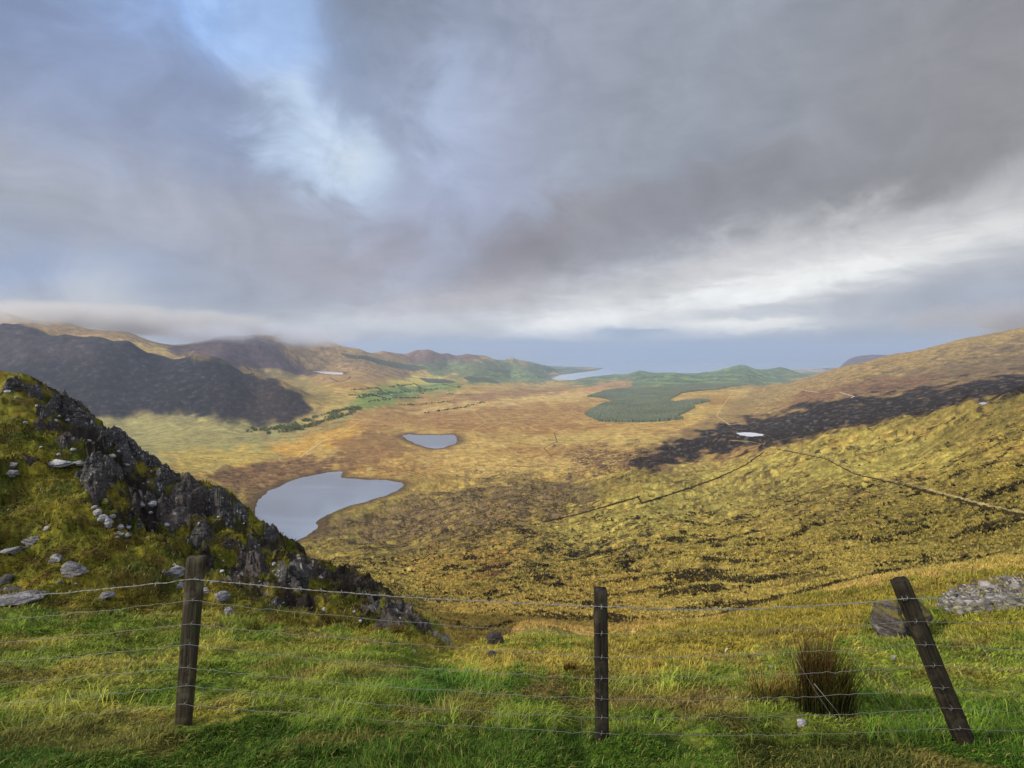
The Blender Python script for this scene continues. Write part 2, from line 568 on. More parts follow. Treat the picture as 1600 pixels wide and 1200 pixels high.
def carve(level, pxpoly, reach, depth, name, slope=0.05):
    global Z2
    xy = np.array([on_plane(a, b, level)[:2] for a, b in pxpoly])
    POLYXY[name] = xy
    lo = xy.min(0) - reach * 1.5
    hi = xy.max(0) + reach * 1.5
    m = (X2 > lo[0]) & (X2 < hi[0]) & (Y2 > lo[1]) & (Y2 < hi[1])
    x, y, z = X2[m], Y2[m], Z2[m]
    jit = reach * 0.08
    sd = poly_sd(x, y, xy) + fbm(x, y, reach * 0.5, 4, 77) * jit
    d = -sd
    bank = level + 0.25 * reach / 60 + slope * np.maximum(d, 0)
    out = bank + (np.maximum(z, bank) - bank) * sstep(0, reach, d)
    low = z < bank
    lowz = np.where(bank - z < 6, bank + (z - bank) * sstep(0.2 * reach, 1.6 * reach, d), z + (bank - z) * (1 - sstep(0.3 * reach, 1.4 * reach, d)))
    out = np.where(low, lowz, out)
    inn = level - depth * sstep(-0.01 * reach, reach * 0.25, sd) - 0.02 * reach / 60
    Z2[m] = np.where(sd > 0, np.minimum(inn, level - 0.02), out)
    WATER_W[m] = np.maximum(WATER_W[m], 1 - sstep(0, reach * 0.6, d))


for nm, (lv, pp, rc) in LAKES.items():
    carve(lv, pp, rc, 3.0, nm, 0.015 if nm in ('tarn', 'small_lake') else 0.03)
Z2 = np.where((R2 > 5500) & (Z2 < SEA + 6) & (np.abs(T2) < 1.0), SEA + 6 + 0.03 * (Z2 - SEA), Z2)
carve(SEA, SEA_PX, 400, 30.0, 'sea', 0.006)

PX, PY = project(X2, Y2, Z2)      # where the smooth land lies in the photograph: used to place its vegetation

# ---- roughness of the land
ROWSP = np.gradient(LR)[None, :] * R2
COLSP = np.gradient(TH)[:, None] * R2


def in_poly(poly, soft=6, rmin=0, rmax=1e9, jit=4.0, seed=5, lam=0.03):
    """soft membership of every land vertex in an outline; the edge wanders with the ground"""
    m = np.zeros_like(Z2)
    P = np.array(poly, dtype=float)
    lo, hi = P.min(0) - 3 * soft - jit, P.max(0) + 3 * soft + jit
    s = (PX > lo[0]) & (PX < hi[0]) & (PY > lo[1]) & (PY < hi[1]) & (R2 > rmin) & (R2 < rmax) & (np.abs(T2) < 1.2)
    if not s.any():
        return m
    jn = fbm(T2[s], L2[s] * 0.35, lam, 4, seed) * jit * 2
    sd = poly_sd(PX[s], PY[s], P) + jn
    m[s] = sstep(-soft, soft, sd)
    return m


KNOLL_POLY = [(-700, 560)] + [(a, b) for a, b, _ in KNOLL] + [(695, 1012), (640, 992), (560, 985), (450, 975), (300, 958), (150, 950), (0, 945), (-700, 940)]
M_KNOLL = in_poly(KNOLL_POLY, 6, 7.5, 45, 6, 3)
M_KNOLL = np.where((R2 > 21) & (R2 < 60) & (T2 < -0.2) & (T2 > -1.2), 1.0, M_KNOLL)
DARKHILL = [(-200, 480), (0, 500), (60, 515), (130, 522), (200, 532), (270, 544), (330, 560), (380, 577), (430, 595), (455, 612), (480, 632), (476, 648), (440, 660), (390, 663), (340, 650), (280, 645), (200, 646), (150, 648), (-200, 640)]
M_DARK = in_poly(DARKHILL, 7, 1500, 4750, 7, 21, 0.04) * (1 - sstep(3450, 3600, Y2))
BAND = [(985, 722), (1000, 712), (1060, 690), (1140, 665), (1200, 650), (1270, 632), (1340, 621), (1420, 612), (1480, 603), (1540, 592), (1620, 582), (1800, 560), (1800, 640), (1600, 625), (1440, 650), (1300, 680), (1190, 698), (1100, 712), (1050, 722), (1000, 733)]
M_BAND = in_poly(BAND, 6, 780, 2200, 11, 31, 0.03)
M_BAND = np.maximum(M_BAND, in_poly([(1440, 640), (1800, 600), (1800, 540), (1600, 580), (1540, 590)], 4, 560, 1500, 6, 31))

rough = np.full_like(Z2, 0.030)
rough = np.where(R2 < 20, 0.10, rough)
rough += 0.09 * M_KNOLL
rough += 0.02 * M_DARK + 0.02 * M_BAND
flat = sstep(1000, 1500, R2) * (1 - sstep(5500, 7500, R2)) * (1 - M_DARK) * (1 - M_BAND) * (PX < 1180) * (PY > 585)
rough *= 1 - 0.6 * flat
hillside = sstep(20, 40, R2) * (1 - sstep(700, 1100, R2))
rough += 0.045 * hillside
rough *= 1 - WATER_W * 0.95
DZ = np.zeros_like(Z2)
lam = 0.12
k = 0
while lam < 900:
    lim = sstep(1.6, 3.6, lam / np.maximum(np.minimum(ROWSP, ROWSP * 0.6 + COLSP), COLSP)) * (1 - sstep(0.10, 0.22, lam / R2))
    m = lim > 0.001
    if m.any():
        st = 1.15
        nz = gnoise(X2[m] / (lam * st), Y2[m] / lam, 100 + k)
        # billow shape: round hummocks with sharp creases between them
        nz = 0.28 - np.abs(nz) * 1.3 if k % 2 == 0 else nz
        far = 1 - 0.7 * sstep(900, 1800, R2[m]) * sstep(0.02, 0.06, lam / R2[m])
        small = far * (1 + 2.4 * (1 - sstep(0.01, 0.04, lam / R2[m])) * hillside[m])
        DZ[m] += lim[m] * lam * rough[m] * nz * 1.5 * small
    lam *= 1.55
    k += 1
# bedrock of the knoll: tilted beds that break off in steps
CLIFF_PX = [(40, 592), (120, 633), (240, 723), (350, 774), (440, 850), (500, 885), (600, 922), (700, 1000), (684, 1004), (600, 980), (470, 962), (380, 925), (250, 850), (150, 800), (120, 700), (80, 630)]
CLIFF_M = in_poly(CLIFF_PX, 10, 8, 34, 12, 53)
ROCKY = np.zeros_like(Z2)
kn = (M_KNOLL > 0.03) & (R2 < 40)
xa, ya = X2[kn], Y2[kn]
al, ac = xa * 0.86 - ya * 0.5, xa * 0.5 + ya * 0.86
wob = fbm(al * 0.6, ac, 1.5, 4, 911)
big = fbm(al * 0.5, ac, 3.2, 3, 912)
zz = Z2[kn] + DZ[kn]
step = 0.62
q = (zz + 0.34 * al - 0.10 * ac) / step + wob * 1.3 + big * 1.4
fq = q - np.floor(q)
terr = (np.floor(q) + sstep(0.62, 0.86, fq) - q) * step
riser = sstep(0.60, 0.68, fq) * (1 - sstep(0.90, 0.99, fq))
q2 = (zz * 1.0 + 0.5 * al) / 0.21 + fbm(al, ac, 0.6, 3, 913) * 1.2
f2 = q2 - np.floor(q2)
terr2 = (np.floor(q2) + sstep(0.5, 0.8, f2) - q2) * 0.21
crag_w = CLIFF_M[kn] * sstep(-0.38, -0.12, fbm(al * 0.55, ac, 2.4, 3, 914))
wt = np.clip(0.30 + 0.9 * crag_w, 0, 1) * sstep(8.0, 9.5, R2[kn]) * M_KNOLL[kn]
DZ[kn] += wt * (terr * 1.15 + terr2 * 0.7 * crag_w) + 0.10 * crag_w * np.abs(fbm(al * 0.8, ac, 0.5, 3, 915))
ROCKY[kn] = np.clip(np.maximum(crag_w * sstep(0.1, 0.5, 0.45 + 1.2 * wob + 0.8 * riser - 0.3), riser * sstep(0.0, 0.25, big + 0.1) * 0.75 * sstep(0.05, 0.5, CLIFF_M[kn])), 0, 1) * M_KNOLL[kn]
Z3 = Z2 + DZ
Z3 = np.where(WATER_W > 0.999, np.minimum(Z3, Z2), Z3)


def ground_z(x, y):
    x = np.asarray(x, dtype=float)
    y = np.asarray(y, dtype=float)
    return interp2(TH, LR, Z3, np.arctan2(x, y), np.log(np.maximum(np.hypot(x, y), 0.26)))


def hit(px, py, rmin=1.5, rmax=16000):
    """the point of the land that a pixel of the photograph looks at"""
    d = ray(px, py)
    hl = math.hypot(d[0], d[1])
    rr = np.exp(np.linspace(math.log(rmin), math.log(rmax), 3000))
    x, y, z = d[0] / hl * rr, d[1] / hl * rr, d[2] / hl * rr
    g = ground_z(x, y)
    b = np.nonzero(g >= z)[0]
    if not len(b):
        return None
    i = max(b[0], 1)
    a, c = g[i - 1] - z[i - 1], g[i] - z[i]
    f = a / (a - c) if a != c else 0
    r = rr[i - 1] + (rr[i] - rr[i - 1]) * min(max(f, 0), 1)
    xx, yy = d[0] / hl * r, d[1] / hl * r
    return Vector((xx, yy, float(ground_z(xx, yy))))


# ---- what grows on it
def colour_land():
    N = Z2.shape
    c = np.zeros(N + (3,))

    def lay(m, rgb):
        nonlocal c
        c += m[..., None] * (np.array(rgb, dtype=float) - c)

    def n(lam, octs, seed, sx=1.0, sy=1.0):
        return fbm(X2 / sx, Y2 / sy, lam, octs, seed)

    wide = n(420, 4, 300)
    midn = n(60, 5, 310, 2.2, 1.0)
    fine = n(9, 5, 320, 2.4, 1.0)
    tiny = n(1.6, 5, 330, 1.6, 1.0)
    scaled = fbm(T2 * 1.0, L2 * 0.42, 0.035, 5, 340)       # grain that keeps its look with distance
    wx_ = 0.010 * fbm(T2, L2 * 0.4, 0.05, 3, 351)
    scaled2 = fbm(T2 / 1.9 + L2 * 0.05 + wx_, L2 * 0.42 + wx_, 0.0085, 4, 350)
    grit = fbm(T2 / 1.3, L2 * 0.40, 0.0075, 4, 355, 0.85) * 0.8
    # open moor of the valley
    lay(np.ones(N), (186, 154, 84))
    lay(sstep(-0.1, 0.5, wide) * 0.8, (160, 122, 66))
    lay(sstep(0.1, 0.5, -wide) * 0.6, (178, 158, 84))
    lay(sstep(0.1, 0.5, midn) * 0.5, (130, 100, 64))
    lay(sstep(0.15, 0.5, scaled) * 0.55, (188, 162, 98))
    lay((1 - sstep(0.0, 0.03, np.abs(fbm(X2, Y2, 160, 3, 345)))) * (R2 > 900) * (R2 < 4500) * 0.35, (112, 88, 58))
    # near hillside, ochre and olive
    hs = hillside * (R2 > 22)
    lay(hs, (154, 134, 66))
    lay(hs * sstep(0.0, 0.5, midn) * 0.8, (128, 114, 54))
    lay(hs * sstep(0.05, 0.45, -midn) * 0.7, (180, 154, 74))
    lay(hs * sstep(0.05, 0.4, scaled) * 0.45, (108, 98, 48))
    lay(hs * sstep(0.0, 0.35, n(170, 3, 311, 1.5, 1.0)) * 0.6, (112, 100, 52))
    lay(hs * sstep(0.05, 0.4, -n(120, 3, 312, 1.5, 1.0)) * 0.5, (186, 160, 78))
    lay(hs * sstep(0.1, 0.4, -scaled) * 0.5, (142, 110, 58))
    global PATCH
    PATCH = np.maximum(in_poly([(480, 830), (500, 815), (620, 790), (760, 750), (930, 755), (930, 790), (700, 850), (560, 850)], 16, 300, 1200, 20, 10), in_poly([(880, 700), (1010, 700), (1120, 715), (1000, 735), (900, 740)], 14, 700, 1500, 14, 11))
    green = in_poly([(800, 850), (1000, 770), (1200, 715), (1420, 690), (1500, 720), (1250, 790), (1000, 840), (860, 880)], 30, 100, 1100, 30, 8)
    lay(green * 0.6, (164, 152, 76))
    lay(in_poly([(640, 880), (800, 830), (1000, 900), (1050, 1000), (760, 1010), (660, 960)], 40, 20, 500, 30, 9) * 0.55, (150, 114, 54))
    lay(in_poly([(480, 830), (500, 815), (620, 790), (760, 750), (930, 755), (930, 790), (700, 850), (560, 850)], 16, 300, 1200, 20, 10) * (0.45 + 0.5 * sstep(-0.1, 0.2, scaled2)), (108, 88, 64))
    lay(in_poly([(880, 700), (1010, 700), (1120, 715), (1000, 735), (900, 740)], 14, 700, 1500, 14, 11) * sstep(-0.1, 0.1, scaled2) * 0.85, (100, 72, 58))
    # dark heather and peat hags, in short strokes along the slope
    hag = sstep(0.10, 0.26, fbm(X2 * 0.55 + Y2 * 0.12, Y2, 5.0, 4, 360)) * sstep(-0.25, 0.25, n(45, 3, 361))
    lay(hag * hs * sstep(24, 60, R2) * (1 - sstep(350, 600, R2)) * 0.85, (58, 50, 32))
    hag2 = sstep(0.12, 0.32, scaled2) * sstep(-0.1, 0.3, n(160, 3, 362))
    lay(hag2 * hs * sstep(40, 150, R2) * 0.8, (78, 66, 42))
    peat = in_poly([(745, 905), (790, 885), (850, 868), (930, 850), (1000, 830), (1010, 860), (960, 880), (880, 890), (840, 915), (800, 910)], 12, 60, 500, 26, 13, 0.02)
    lay(peat * sstep(-0.12, 0.0, fbm(X2 * 0.6, Y2, 7.0, 4, 363)) * 0.95, (44, 39, 34))
    lay(in_poly([(735, 912), (745, 880), (775, 870), (790, 885), (765, 915)], 7, 60, 500, 14, 14) * 0.6, (116, 76, 42))
    lay(in_poly([(1150, 750), (1300, 760), (1420, 800), (1300, 840), (1180, 800)], 25, 80, 700, 30, 16) * sstep(-0.05, 0.12, scaled2) * 0.8, (98, 82, 50))
    lay(in_poly([(1290, 830), (1420, 780), (1620, 740), (1620, 880), (1440, 890)], 30, 40, 400, 30, 17) * (0.35 + 0.6 * sstep(-0.05, 0.15, scaled2)) * 0.95, (82, 74, 36))
    lay(in_poly([(1395, 825), (1420, 812), (1450, 818), (1440, 835), (1405, 835)], 9, 60, 400, 22, 18, 0.02) * 0.75, (46, 42, 26))
    # right far hill; its dark band is heather with cloud shadow painted in
    far_r = in_poly([(1100, 660), (1180, 605), (1300, 570), (1400, 548), (1500, 525), (1620, 505), (1900, 440), (1900, 560), (1620, 585), (1420, 618), (1200, 652), (1000, 712)], 8, 900, 4600, 6, 19)
    lay(far_r * 0.85, (150, 126, 78))
    lay(in_poly([(1320, 618), (1400, 585), (1500, 560), (1640, 530), (1640, 590), (1480, 603)], 22, 900, 3400, 20, 20) * 0.8, (104, 88, 66))
    lay(in_poly([(1210, 640), (1260, 612), (1380, 592), (1480, 590), (1430, 605), (1300, 622), (1240, 640)], 9, 900, 3600, 10, 22) * 0.65, (116, 80, 62))
    lay(far_r * sstep(0.12, 0.4, scaled2) * 0.4, (120, 98, 60))
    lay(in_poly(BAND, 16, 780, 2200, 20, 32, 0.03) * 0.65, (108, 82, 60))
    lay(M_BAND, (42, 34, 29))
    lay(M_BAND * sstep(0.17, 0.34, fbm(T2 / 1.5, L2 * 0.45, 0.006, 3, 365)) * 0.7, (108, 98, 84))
    # left of the lake: pale green slope, brown flat
    lay(in_poly([(120, 640), (300, 640), (480, 662), (560, 640), (540, 655), (420, 690), (430, 715), (300, 745), (150, 700)], 10, 800, 2600, 10, 23) * 0.85, (148, 142, 88))
    lay(in_poly([(250, 705), (400, 700), (430, 715), (360, 735), (280, 745)], 9, 800, 1700, 8, 24) * 0.7, (190, 160, 76))
    lay(in_poly([(560, 660), (470, 690), (420, 705), (450, 712), (560, 690)], 8, 900, 2200, 8, 26) * 0.8, (196, 150, 66))
    lay(in_poly([(320, 745), (370, 728), (460, 715), (560, 712), (545, 728), (480, 740), (430, 760), (395, 790), (375, 770)], 6, 600, 1400, 8, 25) * (0.5 + 0.5 * sstep(-0.2, 0.2, fine)), (104, 78, 54))
    lay(in_poly([(520, 690), (600, 672), (640, 676), (625, 690), (650, 702), (590, 722), (540, 728)], 6, 900, 1900, 8, 27) * 0.7, (134, 98, 62))
    lay(in_poly([(560, 640), (800, 625), (1000, 640), (900, 665), (720, 675), (560, 668)], 14, 1500, 3400, 12, 28) * 0.5, (150, 108, 68))
    lay(in_poly([(700, 632), (860, 612), (960, 606), (960, 618), (800, 632), (640, 646)], 5, 2200, 4600, 5, 29) * 0.75, (206, 174, 108))
    lay(in_poly([(650, 622), (850, 605), (905, 600), (900, 610), (760, 625)], 4, 2600, 6000, 5, 30) * 0.6, (140, 104, 76))
    # farmed ground, green
    lay(in_poly([(540, 640), (570, 610), (640, 598), (720, 595), (720, 606), (660, 618), (600, 632)], 7, 2300, 6500, 6, 32) * 0.85, (118, 140, 70))
    lay(in_poly([(600, 597), (640, 588), (690, 585), (690, 595), (640, 605)], 5, 3200, 7500, 5, 33) * 0.85, (216, 192, 92))  # golden slope; its sunlit highlight is painted into the colour
    lay(in_poly([(730, 600), (740, 585), (860, 580), (870, 596), (800, 598)], 5, 4500, 9500, 4, 34) * 0.8, (96, 122, 82))
    lay(in_poly([(620, 575), (680, 558), (760, 562), (860, 572), (860, 596), (740, 590), (680, 585)], 5, 5500, 11000, 5, 35) * 0.8, (92, 108, 76))
    lay(in_poly([(590, 552), (640, 543), (680, 543), (780, 556), (720, 565), (640, 566)], 4, 6000, 11000, 4, 36) * 0.8, (104, 78, 76))
    lay(in_poly([(780, 552), (880, 572), (960, 578), (900, 586), (860, 580)], 4, 8000, 17000, 4, 37), (86, 102, 84))
    lay(in_poly([(880, 597), (925, 585), (985, 573), (1060, 574), (1160, 562), (1240, 566), (1330, 570), (1260, 590), (1190, 603), (1100, 602), (940, 608)], 4, 4300, 13000, 4, 38), (98, 114, 82))
    lay(in_poly([(900, 610), (940, 597), (990, 592), (985, 604), (940, 612)], 3, 3500, 8000, 4, 39) * 0.8, (190, 142, 92))
    lay(in_poly([(1290, 585), (1290, 560), (1340, 545), (1460, 540), (1460, 585)], 4, 8800, 17000, 2, 37), (96, 84, 96))
    fieldn = np.floor(X2 / 170 + 0.3 * np.sin(Y2 / 300)) * 7 + np.floor(Y2 / 330) * 13
    fh = (_hash(fieldn.astype(np.int64), np.zeros_like(fieldn, dtype=np.int64), 3) % 1000) / 1000.0
    g_ = in_poly([(530, 645), (570, 605), (640, 575), (860, 565), (1000, 572), (1330, 566), (1190, 603), (900, 612), (720, 608), (620, 634)], 6, 2300, 13000, 3, 40)
    isgreen = np.clip((c[..., 1] - c[..., 0]) / 18.0, 0, 1) * g_
    lay(isgreen * sstep(0.5, 0.52, fh) * 0.6, (138, 156, 84))
    lay(isgreen * sstep(0.8, 0.82, fh) * 0.7, (70, 92, 60))
    # left hills
    back_l = in_poly([(-300, 440), (250, 500), (560, 530), (640, 560), (640, 590), (560, 600), (500, 600), (440, 592), (330, 560), (200, 530), (-300, 480)], 6, 3500, 9000, 4, 41)
    lay(back_l * 0.85, (158, 128, 84))
    lay(back_l * sstep(0.1, 0.4, scaled) * 0.5, (126, 96, 72))
    lay(in_poly([(262, 545), (290, 525), (400, 520), (436, 536), (455, 560), (492, 588), (440, 592), (390, 580), (330, 566)], 6, 3700, 5400, 6, 42) * 0.9, (78, 62, 66))  # corrie face, with its shade painted into the colour
    lay(in_poly([(380, 575), (430, 565), (470, 582), (520, 610), (560, 640), (500, 640), (440, 598)], 7, 2400, 4500, 6, 43) * 0.75, (150, 132, 74))
    sel = sstep(300, 430, PX) * sstep(570, 620, PY)
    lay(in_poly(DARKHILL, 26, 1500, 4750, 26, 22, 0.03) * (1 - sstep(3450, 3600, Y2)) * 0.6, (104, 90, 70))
    lay(M_DARK, (36, 34, 38))  # heather tone, darkened to paint in the cloud shadow lying on it
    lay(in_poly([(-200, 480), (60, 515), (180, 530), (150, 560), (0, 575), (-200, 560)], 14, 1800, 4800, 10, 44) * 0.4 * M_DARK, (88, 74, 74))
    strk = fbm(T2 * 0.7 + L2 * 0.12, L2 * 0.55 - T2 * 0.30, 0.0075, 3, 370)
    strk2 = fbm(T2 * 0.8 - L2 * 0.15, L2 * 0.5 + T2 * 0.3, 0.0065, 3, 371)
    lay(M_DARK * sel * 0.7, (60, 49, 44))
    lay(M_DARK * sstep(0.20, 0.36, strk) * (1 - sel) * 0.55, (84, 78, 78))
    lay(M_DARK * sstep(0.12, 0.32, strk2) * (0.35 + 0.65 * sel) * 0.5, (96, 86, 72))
    # near grass bank
    nb = (1 - sstep(9, 16, R2)) * (1 - M_KNOLL)
    nb = np.maximum(nb, in_poly([(700, 1000), (950, 1005), (1100, 985), (1260, 940), (1400, 912), (1620, 883), (1900, 850), (1900, 1300), (600, 1300)], 6, 1, 24, 6, 45))
    lay(nb, (110, 122, 42))
    lay(nb * sstep(-0.05, 0.35, n(1.5, 4, 380)) * 0.85, (152, 142, 60))
    lay(nb * sstep(0.0, 0.35, -n(2.2, 4, 381)) * 0.7, (66, 98, 22))
    lay(in_poly([(560, 985), (900, 1010), (1100, 985), (1200, 1030), (1000, 1060), (700, 1040)], 18, 4, 40, 15, 46) * 0.8, (168, 146, 62))
    lay(in_poly([(940, 1000), (1100, 975), (1250, 940), (1400, 912), (1620, 885), (1900, 850), (1900, 930), (1460, 940), (1370, 960), (1330, 1000), (1200, 1015), (1000, 1028)], 8, 5, 26, 8, 47), (142, 128, 48))
    lay(in_poly([(1450, 955), (1620, 940), (1620, 1000), (1500, 1000)], 10, 5, 26, 10, 48) * 0.7, (132, 124, 40))
    lay(in_poly([(540, 1060), (700, 1050), (850, 1075), (900, 1095), (650, 1100)], 12, 3, 9, 10, 49) * 0.8, (60, 96, 30))
    lay(in_poly([(1050, 1095), (1130, 1080), (1300, 1110), (1280, 1140), (1180, 1125), (1060, 1120)], 8, 3, 6, 14, 50) * 0.9 * sstep(-0.2, 0.2, n(0.5, 3, 395)), (78, 60, 38))
    lay(in_poly([(-900, 1128), (300, 1128), (900, 1140), (1050, 1158), (2300, 1150), (2300, 1600), (-900, 1600)], 10, 0.1, 5, 10, 51) * 0.8, (54, 80, 18))
    lay((R2 < 2.4) * 1.0, (48, 72, 16))
    lay(in_poly([(1150, 1150), (1350, 1160), (1560, 1200), (1560, 1260), (1150, 1260)], 10, 1, 5, 10, 52) * 0.5, (70, 58, 28))
    lay(in_poly([(820, 1075), (930, 1050), (1060, 1070), (1070, 1125), (930, 1130)], 14, 3, 8, 20, 56) * sstep(-0.25, 0.15, n(0.7, 4, 396)) * 0.8, (124, 104, 58))
    lay(nb * sstep(0.18, 0.34, n(0.9, 4, 397)) * 0.6, (120, 104, 52))
    # knoll: moss, olive and rust
    lay(M_KNOLL, (90, 88, 26))
    kk = n(1.3, 4, 390)
    lay(M_KNOLL * sstep(0.0, 0.35, kk) * 0.8, (118, 106, 34))
    lay(M_KNOLL * sstep(0.05, 0.4, -kk) * 0.7, (58, 66, 20))
    lay(M_KNOLL * sstep(0.1, 0.3, n(0.7, 4, 391)) * 0.55, (66, 50, 22))
    lay(ROCKY * 0.96, (43, 38, 34))
    lay(ROCKY * sstep(0.0, 0.3, n(0.5, 4, 392)) * 0.6, (66, 56, 50))
    lay(ROCKY * sstep(0.17, 0.24, n(0.16, 3, 393)) * sstep(0.0, 0.2, n(1.6, 2, 394)) * 0.8, (146, 142, 132))
    crack = np.abs(fbm(T2 / 1.3 + wx_, L2 * 0.36, 0.022, 4, 346))
    lay((1 - sstep(0.0, 0.035, crack)) * (R2 > 26) * (1 - M_DARK) * (1 - M_BAND) * 0.45 * sstep(-0.1, 0.2, midn), (84, 66, 40))
    clump = sstep(0.16, 0.22, fbm(T2 / 1.6, L2 * 0.5, 0.0068, 3, 347)) * sstep(0.0, 0.2, fbm(T2, L2 * 0.4, 0.06, 3, 348))
    lay(clump * hs * 0.85, (66, 56, 34))
    # value grain
    v = 1 + 0.10 * tiny * (R2 < 80) + 0.10 * fine * (R2 < 500) + 0.08 * midn + 0.06 * scaled + 0.22 * scaled2 + 0.36 * grit * (1 - 0.65 * flat)
    c *= np.clip(v, 0.6, 1.4)[..., None]
    # shores
    lay(WATER_W ** 5 * 0.75, (78, 62, 44))
    return np.clip(c, 4, 250)


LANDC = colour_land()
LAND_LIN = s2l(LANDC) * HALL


def ground_c(x, y):
    th = np.arctan2(x, y)
    lr = np.log(np.maximum(np.hypot(x, y), 0.26))
    return np.stack([interp2(TH, LR, LAND_LIN[..., q], th, lr) for q in range(3)], -1)


def land_material():
    m = bpy.data.materials.new('moorland')
    m.use_nodes = True
    g = NT(m.node_tree)
    a = g.n('ShaderNodeVertexColor', layer_name='tint')
    geo = g.n('ShaderNodeNewGeometry').outputs['Position']
    flat = g.vmath('MULTIPLY', geo, (0.6, 1, 1))
    n1 = g.noise(flat, 6.0, 3, 0.6)
    n2 = g.noise(flat, 0.9, 4, 0.6)
    n3 = g.noise(flat, 0.12, 4, 0.62)
    f = g.math('MULTIPLY', g.mapr(n1.outputs[0], 0.25, 0.75, 0.8, 1.2), g.mapr(n2.outputs[0], 0.25, 0.75, 0.76, 1.24))
    f = g.math('MULTIPLY', f, g.mapr(n3.outputs[0], 0.25, 0.75, 0.84, 1.16))
    col = g.vmath('SCALE', a.outputs[0], scale=f)
    hue = g.mix(g.mapr(n2.outputs[0], 0.45, 0.7, 0.0, 0.3), col, g.vmath('MULTIPLY', col, (1.06, 0.96, 0.88)))
    b = g.n('ShaderNodeBsdfPrincipled')
    g.put(b.inputs['Base Color'], hue)
    b.inputs['Roughness'].default_value = 0.95
    b.inputs['Specular IOR Level'].default_value = 0.08
    bump = g.n('ShaderNodeBump')
    bump.inputs['Strength'].default_value = 0.7
    bump.inputs['Distance'].default_value = 0.5
    g.put(bump.inputs['Height'], g.math('ADD', g.math('MULTIPLY', n1.outputs[0], 0.12), g.math('ADD', n2.outputs[0], g.math('MULTIPLY', n3.outputs[0], 4.0))))
    g.put(b.inputs['Normal'], bump.outputs[0])
    o = g.n('ShaderNodeOutputMaterial')
    g.put(o.inputs[0], b.outputs[0])
    return m


M_LAND = land_material()

idx = np.arange(NT_ * NR).reshape(NT_, NR)
quads = np.stack((idx[:-1, :-1], idx[:-1, 1:], idx[1:, 1:], idx[1:, :-1]), -1).reshape(-1, 4)[:, ::-1]
VERTS = np.stack((X2, Y2, Z3), -1).reshape(-1, 3)
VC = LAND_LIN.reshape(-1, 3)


def fm(a):
    return a[:-1, :-1].reshape(-1)


rgn = np.full(quads.shape[0], 3)                      # 3: moorland of the valley
rf, tf = fm(R2), fm(T2)
rgn[rf < 26] = 0                                      # grass bank at the viewer's feet
rgn[(fm(M_KNOLL) > 0.5)] = 1
rgn[(rf >= 26) & (rf < 760) & (tf > -0.42)] = 2       # near hillside
rgn[(rf >= 1500) & (fm(M_DARK) > 0.5)] = 4
rgn[(rf >= 3500) & (tf < -0.2) & (rgn == 3)] = 5
rgn[(rf >= 1000) & (tf > 0.40) & (rgn == 3)] = 6
rgn[(rf >= 7000) & (tf >= -0.2)] = 7
for i, nm in enumerate(('grass_bank', 'knoll', 'hillside', 'moorland', 'heather_hill', 'mountain', 'fell', 'headland')):
    q = quads[rgn == i]
    if not len(q):
        continue
    used, inv = np.unique(q.reshape(-1), return_inverse=True)
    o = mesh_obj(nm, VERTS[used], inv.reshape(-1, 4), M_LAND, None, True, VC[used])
    tag(o, kind='structure')


# ---- water
def water_material(name, base, rough, ior, bump_s, bump_scale):
    m = bpy.data.materials.new(name)
    m.use_nodes = True
    g = NT(m.node_tree)
    geo = g.n('ShaderNodeNewGeometry').outputs['Position']
    b = g.n('ShaderNodeBsdfPrincipled')
    n0 = g.noise(g.vmath('MULTIPLY', geo, (0.30, 1.0, 1)), bump_scale * 0.03, 5, 0.6, 1.2)
    calm = g.mapr(n0.outputs[0], 0.42, 0.72, 0.0, 1.0, True)
    b2 = tuple(min(0.9, q * 1.3 + 0.01) for q in base)
    g.put(b.inputs['Base Color'], g.mix(calm, (*base, 1), (*b2, 1)))
    g.put(b.inputs['Roughness'], g.math('ADD', g.math('MULTIPLY', calm, rough), 0.03))
    b.inputs['IOR'].default_value = ior
    n = g.noise(g.vmath('MULTIPLY', geo, (1, 0.6, 1)), bump_scale, 3, 0.6)
    bump = g.n('ShaderNodeBump')
    bump.inputs['Strength'].default_value = bump_s
    bump.inputs['Distance'].default_value = 0.1
    g.put(bump.inputs['Height'], n.outputs[0])
    g.put(b.inputs['Normal'], bump.outputs[0])
    o = g.n('ShaderNodeOutputMaterial')
    g.put(o.inputs[0], b.outputs[0])
    return m


M_WATER = water_material('lake_water', (0.16, 0.165, 0.18), 0.20, 4.2, 0.25, 0.25)
M_POND = water_material('pond_water', (0.5, 0.5, 0.52), 0.2, 1.8, 0.05, 0.6)  # pale base colour stands in for glare off shallow water
M_TARN = water_material('tarn_water', (0.9, 0.9, 0.92), 0.3, 1.5, 0.05, 0.6)  # near white base paints in the bright sheen of the water
M_SEA = water_material('sea_water', (0.16, 0.22, 0.29), 0.12, 1.9, 0.01, 0.02)
for nm, (lv, pp, rc) in LAKES.items():
    xy = POLYXY[nm]
    cen = xy.mean(0)
    grow = xy + (xy - cen) / np.linalg.norm(xy - cen, axis=1)[:, None] * rc * 0.12
    v = [(x, y, lv) for x, y in grow]
    o = mesh_obj(nm, v, [tuple(range(len(v)))], M_TARN if nm == 'tarn' else M_POND if nm in ('pond', 'pool') else M_WATER, None, False)
    if o.data.polygons[0].normal.z < 0:
        o.data.flip_normals()
    tag(o, kind='structure')
xs = np.linspace(-60000, 60000, 41)
ys = np.concatenate((np.linspace(6000, 18000, 13), np.linspace(22000, 64000, 10)))
sv = np.array([(x, y, SEA) for y in ys for x in xs])
sf = np.array([(j * 41 + i, j * 41 + i + 1, (j + 1) * 41 + i + 1, (j + 1) * 41 + i) for j in range(len(ys) - 1) for i in range(40)])
